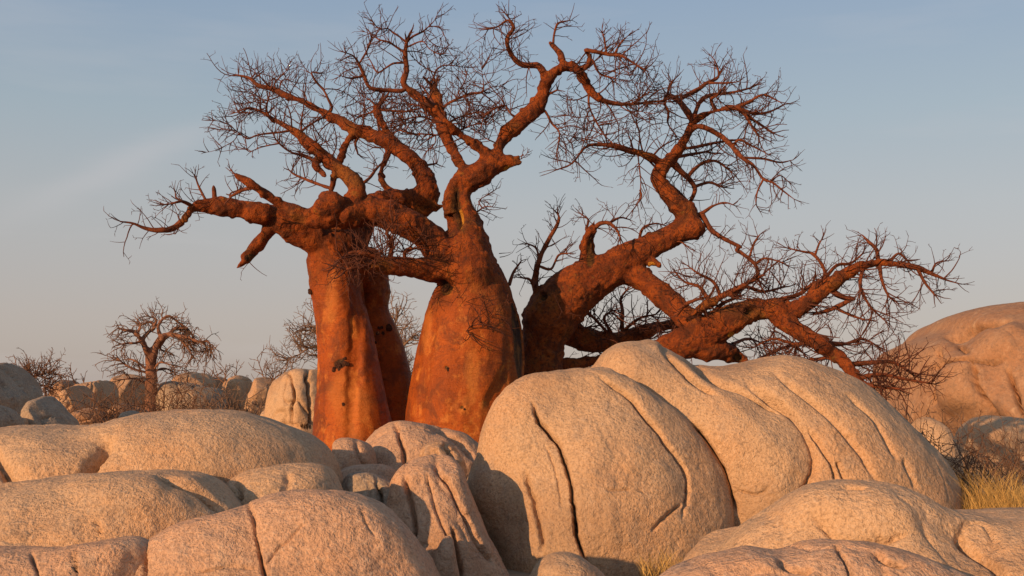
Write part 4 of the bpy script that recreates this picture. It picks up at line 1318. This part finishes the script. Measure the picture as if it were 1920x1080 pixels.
T3.limb('C:745,560,13 785,532,11 840,550,12 890,580,12 930,620,11 970,665,10 1020,700,7 1060,755,6 1100,770,5 1150,810,4 1190,840,2', -0.7, None, tw=0.7, tl=0.28, t0=0.3, up=-0.03)
T3.limb('C:1060,757,5 1035,810,4 1030,860,3 1045,890,2', 0.1, None, tw=0.6, tl=0.18, up=-0.05)
T3.limb('C:970,665,6 1060,670,5 1130,685,4 1185,675,2', 0.2, None, tw=0.7, tl=0.22)
T3.limb('C:930,618,6 960,590,5 1020,620,4 1080,650,2', -0.2, None, tw=0.9, tl=0.24)
T3.limb('C:1090,770,4 1130,740,3 1170,770,2', 0.1, None, tw=0.6, tl=0.18)
T3.limb('C:660,700,20 582,662,16 512,640,15 432,616,12 372,610,8 312,620,6 252,690,4 190,716,3', -0.6, None, tw=0.9, tl=0.32, t0=0.2)
T3.limb('K:850,870,18 760,770,14 728,680,12 710,560,10 692,480,8 710,360,7 700,220,7 640,120,6 620,60,4', -0.4, None, tw=0.9, tl=0.32, t0=0.2)
T3.limb('K:660,720,16 642,650,13 622,595,8', 0, None, broken=False, tw=0.2, tl=0.15)
T3.limb('K:850,750,14 930,680,11 1060,620,6', 0.3, None, tw=1.0, tl=0.3)
T3.limb('K:700,740,12 715,880,10 727,1000,9 720,1080,7', -0.3, None, tw=0.7, tl=0.28, up=-0.1)
T3.limb('C:540,800,5 545,830,4 520,872,2', -0.0, -0.6, tw=0.7, tl=0.2, up=-0.1)
T3.limb('K:400,670,10 300,640,8 200,620,5 100,600,3', 0.3, None, tw=1.0, tl=0.3)
T3.limb('C:680,690,16 715,725,13 752,762,12 772,802,10 745,865,9', 0.5, None, tw=0.9, tl=0.3, t0=0.15, tip=False)
T3.limb('C:740,850,8 705,812,7 672,780,5', 0.2, None, tw=0.6, tl=0.22)
T3.limb('C:745,740,9 800,690,8 860,680,6 920,720,4', 0.4, None, tw=1.2, tl=0.3)
T3.limb('C:765,790,8 830,770,7 890,790,4', 0.3, None, tw=1.0, tl=0.28)
T3.limb('C:735,625,7 800,615,7 870,600,6 950,590,4', 0.6, None, tw=1.0, tl=0.32, up=-0.03)
T3.limb('C:700,660,8 760,650,7 820,640,5', 0.5, None, tw=1.1, tl=0.3)
# elbow twigs
T3.limb('C:800,900,9 850,868,6 900,855,4 942,868,2', -0.2, None, tw=0.5, tl=0.2)
T3.limb('C:800,905,16 815,930,13 840,970,12 900,1010,10 960,1040,9', -0.3, None, tw=0.8, tl=0.24, t0=0.2, tip=False)
T3.limb('D:318,245,10 345,262,9 400,312,8 410,372,7', -0.1, None, tw=1.3, tl=0.26, t0=0.0)
T3.limb('D:370,280,6 390,220,5 415,180,3', 0.1, None, tw=1.2, tl=0.2)
T3.limb('D:400,300,6 440,280,5 520,300,3', -0.2, None, tw=1.0, tl=0.24)
T3.limb('F:830,260,8 900,250,5 960,290,3', -0.4, None, tw=0.6, tl=0.22, up=-0.05)
T3.limb('F:720,330,34 765,352,24 785,360,18', -0.2, None, broken=True, tw=-1)
# stubs on the leaning bole
T3.limb('F:445,370,48 438,290,40 445,220,34 462,185,28', -0.2, None, broken=True, tw=-1, wav=0)
T3.limb('F:470,185,15 500,160,13 545,158,11 585,192,8 600,225,5', -0.2, None, tw=1.0, tl=0.28, t0=0.0)
T3.limb('F:540,160,8 600,130,6 650,140,3', 0.3, None, tw=1.0, tl=0.26)
T3.limb('F:430,190,8 440,140,6 400,110,3', 0.2, None, tw=1.0, tl=0.24)
T3.limb('F:700,240,9 720,180,7 780,160,5 830,170,3', 0.2, None, tw=1.1, tl=0.26)
T3.limb('F:190,560,22 172,450,17 195,335,14 240,242,12 285,160,9 290,120,6 260,85,3', -0.1, None, tw=0.8, tl=0.22, t0=0.3)
T3.limb('F:190,325,7 172,280,5 120,258,3', 0.1, None, tw=0.9, tl=0.2)
T3.limb('F:250,390,7 290,320,6 340,310,4', -0.2, None, tw=0.9, tl=0.24)
T3.limb('F:40,470,10 60,410,8 100,350,4', 0.2, -0.6, tw=0.6, tl=0.16)
T3.limb('F:180,540,10 150,450,8 110,435,5', -0.2, None, tw=0.9, tl=0.2)
# descending limb, ground arch and outer limbs
T3.limb('F:640,400,75 700,430,62 780,492,60 860,562,60 930,628,62 980,690,60', -0.7, None, tip=False, tw=0.25, tl=0.22, wav=0.02)
T3.limb('D:10,650,46 90,640,66 160,612,76 250,562,70 345,512,57 430,492,46 500,500,48 560,498,40 620,462,33 700,402,30 770,352,27 850,312,24 920,297,21 1000,305,16 1080,320,13 1130,340,10 1200,370,5 1250,385,3', -0.5,
        -0.6, tw=0.95, tl=0.32, t0=0.45)
T3.limb('D:170,640,66 255,668,46 320,692,32', 0.1, None, broken=True, tw=-1)
T3.limb('D:490,520,42 570,582,38 650,627,34 720,672,33 782,732,30 825,792,25 870,850,19', -0.5, None, tw=0.6, tl=0.36, t0=0.3)
T3.limb('D:700,640,12 780,640,9 850,620,6 930,660,3', 0.6, None, tw=1.1, tl=0.34)
T3.limb('D:780,730,14 880,720,10 980,720,7 1060,770,4', 0.2, None, tw=1.3, tl=0.36, t0=0.1)
T3.limb('D:820,790,14 920,770,10 1030,790,7 1150,810,3', -0.3, None, tw=1.3, tl=0.36, t0=0.1)
T3.limb('D:830,800,12 900,820,9 1000,830,5', -0.5, None, tw=1.2, tl=0.32, t0=0.1)
T3.limb('D:760,700,12 700,700,9 600,710,6 460,700,4', 0.6, None, tw=0.9, tl=0.36, t0=0.1)
T3.limb('D:650,630,10 560,640,8 470,620,5 380,660,3', 0.7, None, tw=0.9, tl=0.36, t0=0.2)
T3.limb('D:140,600,20 146,540,17 155,500,16 205,468,15 290,422,13 370,382,10 430,350,6', -0.5, None, tw=1.2, tl=0.32, t0=0.25)
T3.limb('D:200,460,9 160,400,8 100,380,5 60,340,3', 0.2, None, tw=1.1, tl=0.28)
T3.limb('D:250,440,9 220,380,8 150,340,5 110,310,3', -0.2, None, tw=1.0, tl=0.28)
T3.limb('D:420,470,14 500,455,13 580,432,11 640,385,8', 0.3, None, tw=1.1, tl=0.3)
T3.limb('D:300,440,10 350,400,9 430,420,7 520,400,5', 0.4, None, tw=1.2, tl=0.3)
T3.limb('D:200,520,10 260,470,9 330,440,6', 0.3, None, tw=1.2, tl=0.28)
T3.limb('D:60,520,10 110,470,9 200,440,6', -0.4, -1.0, tw=1.2, tl=0.3)
T3.limb('D:625,462,18 648,395,14 690,360,11 680,312,8 640,262,7 600,252,5 530,236,3', 0.3, None, tw=0.8, tl=0.24, t0=0.2)
T3.limb('D:650,262,6 665,220,4 680,195,3', 0.1, None, tw=0.6, tl=0.18)
T3.limb('D:730,425,14 770,445,13 805,450,11', 0.0, None, broken=False, tw=-1, tip=False)
T3.limb('D:795,455,11 735,488,10 660,512,8', 0.2, None, tw=0.6, tl=0.26)
T3.limb('D:735,490,7 800,520,6 860,540,4', -0.2, None, tw=0.9, tl=0.3)
T3.limb('D:915,295,11 908,245,9 870,205,7 848,182,3', 0.2, None, tw=1.1, tl=0.24, t0=0.1)
T3.limb('D:690,365,9 740,310,8 800,300,6 850,260,4', 0.3, None, tw=1.1, tl=0.26)
T3.limb('D:850,315,10 840,400,8 880,480,6 940,540,3', -0.4, None, tw=1.1, tl=0.34, up=-0.08)
T3.limb('D:920,300,10 930,370,8 960,440,5 1000,470,3', -0.4, None, tw=1.1, tl=0.32, up=-0.06)
T3.limb('D:1080,322,9 1110,380,7 1150,430,4', -0.2, None, tw=1.0, tl=0.26, up=-0.04)
T3.limb('D:1140,345,6 1160,300,4 1210,290,2', 0.1, None, tw=0.6, tl=0.18)
T3.limb('D:960,300,9 1000,260,6 1040,290,4', 0.2, None, tw=1.0, tl=0.24)
T3.limb('D:540,520,10 600,580,8 660,600,5', -0.3, None, tw=1.1, tl=0.3)
# dark limb behind, in the gap below the leaning bole
T3.limb('F:270,700,70 340,705,66 430,745,64 560,760,54 690,722,42 800,682,26 920,668,20', 1.1, 0.5, tw=0.9, tl=0.4, t0=0.2)
T3.limb('F:240,880,34 330,875,28 420,862,28 520,850,26', 0.5, 0.3, tip=False, tw=0.5, tl=0.3)
T3.limb('F:612,720,12 612,600,10 605,540,7 640,490,4', 0.2, None, tw=1.0, tl=0.34)
T3.limb('F:560,740,10 470,640,8 420,600,5', -0.6, None, tw=1.3, tl=0.36)
T3.limb('F:620,700,10 700,640,8 780,620,5', -0.3, None, tw=1.2, tl=0.34)
T3.limb('F:480,720,10 400,680,8 340,640,5', -0.8, None, tw=1.3, tl=0.36)
T3.limb('F:560,720,10 520,640,8 560,600,5', -0.7, None, tw=1.3, tl=0.34)
T3.limb('F:700,700,10 760,760,7 860,720,4', -0.6, None, tw=1.1, tl=0.32)
T3.limb('D:300,640,8 370,620,6 450,650,3', 1.4, 0.8, tw=1.2, tl=0.4)
T3.limb('D:420,700,8 540,650,7 600,680,4', 0.5, 1.0, tw=1.2, tl=0.42)
T3.spray('F:320,600,1 900,620,1 950,640,1 860,560,1', 0.28, 5, 1, 0.007, off=-0.6)
T3.spray('D:330,440,1 370,470,1 300,480,1 420,460,1', 0.3, 4, 2, 0.007, off=-0.4)
T3.finish(dents=[('scar', 1018, 555, 7, 6, 0, 0.10), ('scar', 1108, 470, 10, 34, 8, 0.05), ('ochre', 1222, 494, 8, 4, 15, 0.0),
                 ('ochre', 1371, 627, 7, 7, 0, 0), ('scar', 1408, 583, 13, 10, 0, 0.12), ('scar', 1384, 672, 10, 12, 0, 0.05)],
          knots=[], blobs=[(1300, 428, 22, -0.1), (1165, 486, 22, -0.12)])

# ------------------------------------------------------------------ small far baobab
T4 = Tree('baobab_tree', 'small far baobab with flat windswept crown above the rock row', 46, (281, 760), 57, M_FARBARK, thick_px=4.0, voxel=0.06,
          twig_mat=M_TWB, branch_mat=M_FARBARK)
T4.twk = 1.25
T4.limb('G:842,700,46 846,600,38 850,520,34 850,430,31 848,370,30 850,325,30', 0, 0, tip=False, tw=-1, wav=0)
T4.limb('G:845,335,28 820,282,22 795,236,18 770,202,14 740,182,10 700,176,7 670,166,5', -1.0, None, tw=1.0, tl=0.54, t0=0.4, lv=1, up=-0.03)
T4.limb('G:795,240,10 760,250,8 720,250,7 680,256,4', -0.6, None, tw=0.9, tl=0.54, lv=1, up=-0.03)
T4.limb('G:800,232,14 832,190,11 868,166,9 850,130,7 810,142,5', 0.8, None, tw=1.0, tl=0.54, lv=1, up=0.0)
T4.limb('G:860,325,28 880,262,22 910,222,18 950,202,15 1010,210,14 1060,222,11 1120,242,9 1170,242,7 1190,290,4', -0.8, None, tw=1.3, tl=0.58, t0=0.35, lv=1, up=-0.05)
T4.limb('G:905,222,14 890,162,11 910,120,8 950,97,7 1000,130,6 1060,170,4', 0.6, None, tw=1.3, tl=0.50, lv=1, up=0.0)
T4.limb('G:950,202,12 990,166,10 1040,172,8 1080,202,6 1100,240,4', 1.0, None, tw=1.4, tl=0.50, lv=1, up=-0.03)
T4.limb('G:930,222,9 900,280,8 950,302,5', 0.5, None, tw=0.9, tl=0.43, lv=1, up=-0.05)
T4.limb('G:1000,215,9 1050,270,7 1090,330,4', -0.5, None, tw=1.2, tl=0.50, lv=1, up=-0.08)
T4.limb('G:1140,242,7 1160,270,5 1150,300,3', 0.4, None, tw=1.6, tl=0.50, lv=1, up=-0.08)
T4.limb('G:770,202,7 790,150,6 770,115,3', 0.4, None, tw=0.9, tl=0.43, lv=1, up=0.0)
T4.limb('G:860,165,7 880,120,6 840,100,3', 0.4, None, tw=1.0, tl=0.43, lv=1, up=0.0)
T4.limb('G:832,415,9 770,402,7 710,375,6 660,335,4', -0.6, None, tw=0.9, tl=0.58, lv=1, up=0.0)
T4.limb('G:828,400,8 760,350,6 720,340,4', 0.6, None, tw=0.9, tl=0.50, lv=1, up=0.0)
T4.limb('G:868,410,8 920,392,6 975,410,4', 0.6, None, tw=0.9, tl=0.58, lv=1, up=0.0)
T4.limb('G:866,400,8 900,360,6 960,370,4', -0.6, None, tw=0.9, tl=0.58, lv=1, up=0.0)
T4.limb('G:830,480,8 760,450,6 680,455,4', -0.8, None, tw=0.8, tl=0.58, lv=1, up=0.0)
T4.finish(smooth=4)

# ------------------------------------------------------------------ bare shrubs and small trees


def shrub(name, label, px, D, stems, height, spread, mat, r=0.02, lv=3, cat='shrub', base_z=0.0, up=0.06, lean=(0, 0), group=None, kids=1.0, flat=False):
    org = unp(px, HOR, D)
    org[2] = base_z
    root = thing(name, label, cat, org, group)
    RMIN[0] = 0.0052 * max(1.0, D / 16.0)
    r = max(r, 2.2 * RMIN[0])
    for k in range(stems):
        tw = []
        a = random.uniform(0, 2 * math.pi)
        d = np.array([math.cos(a) * spread + lean[0], math.sin(a) * spread * 0.8 + lean[1], 1.0])
        b = np.array([math.cos(a), math.sin(a), 0]) * (0.0 if stems == 1 else 0.08 * height)
        grow(b, d, height * random.uniform(0.75, 1.1), r, lv, tw, up=up, bend=0.26, step=height / 11, kids=kids, kidlen=0.6)
        V, Q = twig_mesh(tw)
        V[:, 2] = np.maximum(V[:, 2], 0.0)
        o = link('stem', mesh_np('stem', V, Q), mat, root)
        o['kind'] = 'stuff'
    return root


random.seed(99)
# bare tree showing either side of the left copper trunk
T5 = Tree('bare_tree', 'thin bare tree mostly hidden behind the copper trunk', 30, (690, 800), 61, M_FARBARK, thick_px=6.0, voxel=0.03, twig_mat=M_TWG,
          branch_mat=M_TWG)
T5.limb('P:690,850,8 688,780,7.5 684,720,7', 0, 0, tip=False, tw=-1)
T5.limb('P:685,730,5 650,690,4 610,655,3 585,650,2 560,665,1.3 535,675,1', -0.4, None, tw=1.2, tl=0.55, t0=0.35)
T5.limb('P:640,685,3 610,630,2.5 585,612,2 560,620,1', 0.4, None, tw=1.1, tl=0.5, t0=0.3)
T5.limb('P:686,720,5 715,670,4 735,625,3 745,590,2', 0.5, None, tw=1.0, tl=0.5, t0=0.3)
T5.limb('P:690,740,5 725,690,4 755,650,3 775,630,1.5', -0.5, None, tw=1.2, tl=0.5, t0=0.3)
T5.limb('P:690,760,4 730,720,3 770,700,2', 0.2, None, tw=1.1, tl=0.45, t0=0.3)
T5.finish(smooth=2)
# small tree at the far side, wiry crown
T6 = Tree('bare_tree', 'wiry small tree behind the cone shaped rock', 40, (65, 740), 63, M_FARBARK, thick_px=4.0, voxel=0.05, twig_mat=M_TWB, branch_mat=M_FARBARK)
T6.limb('G:190,640,16 188,540,14 182,470,12', 0, 0, tip=False, tw=-1)
T6.limb('G:183,480,11 200,435,9 240,425,7 270,415,5', 0.5, None, tw=1.6, tl=0.55, lv=2)
T6.limb('G:183,480,11 150,440,8 120,425,5', -0.5, None, tw=1.6, tl=0.55, lv=2)
T6.limb('G:185,470,9 175,420,6 165,400,4', 0.3, None, tw=1.6, tl=0.5, lv=2)
T6.limb('G:187,520,8 230,490,6 290,500,4', 0.3, None, tw=1.4, tl=0.5, lv=2)
T6.finish(smooth=2)

for i, (lab, gx, D, st, h, sp, mt) in enumerate([
        ('brown bare brush in front of the small far baobab', 760, 36, 12, 2.0, 1.0, M_TWB),
        ('dense brown brush round the small baobab foot', 900, 38, 16, 2.4, 1.0, M_TWB),
        ('wide brown thicket before the long grey rock', 1010, 37, 16, 2.2, 1.1, M_TWB),
        ('low dry thicket before the domed tan rock', 1130, 36, 14, 1.9, 1.1, M_TWB),
        ('feathery dry brush below the round tan boulder', 1290, 35, 16, 1.9, 0.9, M_TWG),
        ('tall feathery brush beside the spiky shrub', 1390, 36, 16, 2.1, 0.8, M_TWG),
        ('thin dry brush beside the brown block', 560, 36, 10, 1.8, 1.1, M_TWB),
        ('dark scrubby bush behind the cone shaped rock', 235, 38, 10, 2.4, 0.9, M_TWB),
        ('sparse dry brush left of the brown boulder', 660, 37, 10, 2.1, 1.1, M_TWB)]):
    shrub('dry_bush', lab, gx / 3.0, D, int(st * 0.8), h * 0.93, sp, mt, r=0.02, lv=3, cat='bush')
for i, (lab, gx, gy, D, st, h) in enumerate([
        ('little spiky shrub on top of the tan boulder', 1530, 470, 42, 7, 1.2), ('dark tuft growing on the round tan boulder', 1290, 462, 50, 5, 1.0),
        ('tiny bare shrub on the dark orange rock', 450, 480, 54, 3, 1.1), ('thin bare shrub on the low brown rock', 1190, 470, 60, 5, 1.3)]):
    shrub('dry_shrub', lab, gx / 3.0, D, st, h, 1.1, M_TWB, r=0.016, lv=2, cat='shrub', base_z=EYE + (HOR - 560 - gy / 3.0) / FPX * D - 0.25)

# dry bush and straw grass by the outcrop's end
shrub('dry_bush', 'leafless reddish bush standing behind the straw grass', 1815, 13.0, 18, 1.2, 0.5, M_TWB, r=0.012, lv=3, cat='bush')
shrub('dry_bush', 'tangled dry bush between outcrop end and tan boulder', 1782, 13.6, 9, 1.2, 0.4, M_TWB, r=0.012, lv=3, cat='bush')
shrub('dry_bush', 'pale tangled brush against the rounded tan boulder', 1885, 14.5, 18, 1.25, 0.6, M_TWG, r=0.011, lv=3, cat='bush')
shrub('dry_bush', 'spindly dry stems leaning over the straw grass', 1905, 12.6, 9, 0.95, 0.5, M_TWG, r=0.009, lv=2, cat='bush')
shrub('dry_bush', 'grey twiggy brush between drooping limb and dome', 1735, 22.0, 10, 1.5, 0.6, M_TWG, r=0.012, lv=3, cat='bush')


def grass(label, px, D, n, h, w, depth=0.5, base_z=0.0):
    org = unp(px, HOR, D)
    org[2] = base_z
    Vs, Qs = [], []
    o = 0
    for k in range(n):
        b = np.array([random.uniform(-w, w), random.uniform(-depth, depth), 0.0])
        hh = h * random.uniform(0.45, 1.1) * (1 - 0.35 * abs(b[0]) / w)
        a = random.uniform(0, 2 * math.pi)
        ln = np.array([math.cos(a), math.sin(a), 0]) * hh * random.uniform(0.05, 0.55)
        sd = np.array([-math.sin(a + 1), math.cos(a + 1), 0])
        wd = random.uniform(0.0026, 0.005)
        pts = [b + ln * (t ** 2) + np.array([0, 0, hh * t * (1 - 0.15 * t)]) for t in (0, 0.35, 0.7, 1.0)]
        for t, p_ in zip((1, 0.85, 0.55, 0.12), pts):
            Vs += [p_ - sd * wd * t, p_ + sd * wd * t]
        for j in range(3):
            Qs.append([o + 2 * j, o + 2 * j + 1, o + 2 * j + 3, o + 2 * j + 2])
        o += 8
    ob = link('grass_clump', mesh_np('grass_clump', np.array(Vs), np.array(Qs)), M_GRASS, None, org)
    return tag(ob, label, 'grass', None, 'stuff')


grass('golden straw grass growing at the end of the outcrop', 1850, 11.6, 1800, 1.02, 0.42)
grass('golden straw grass clump below the spindly dry stems', 1915, 11.2, 1300, 1.0, 0.32)
grass('wispy straw grass at the foot of the huge cracked boulder', 1245, 9.6, 220, 0.42, 0.20, 0.12)
grass('straw tuft beside the rounded shoulder of rock', 1300, 9.4, 110, 0.36, 0.09, 0.08)
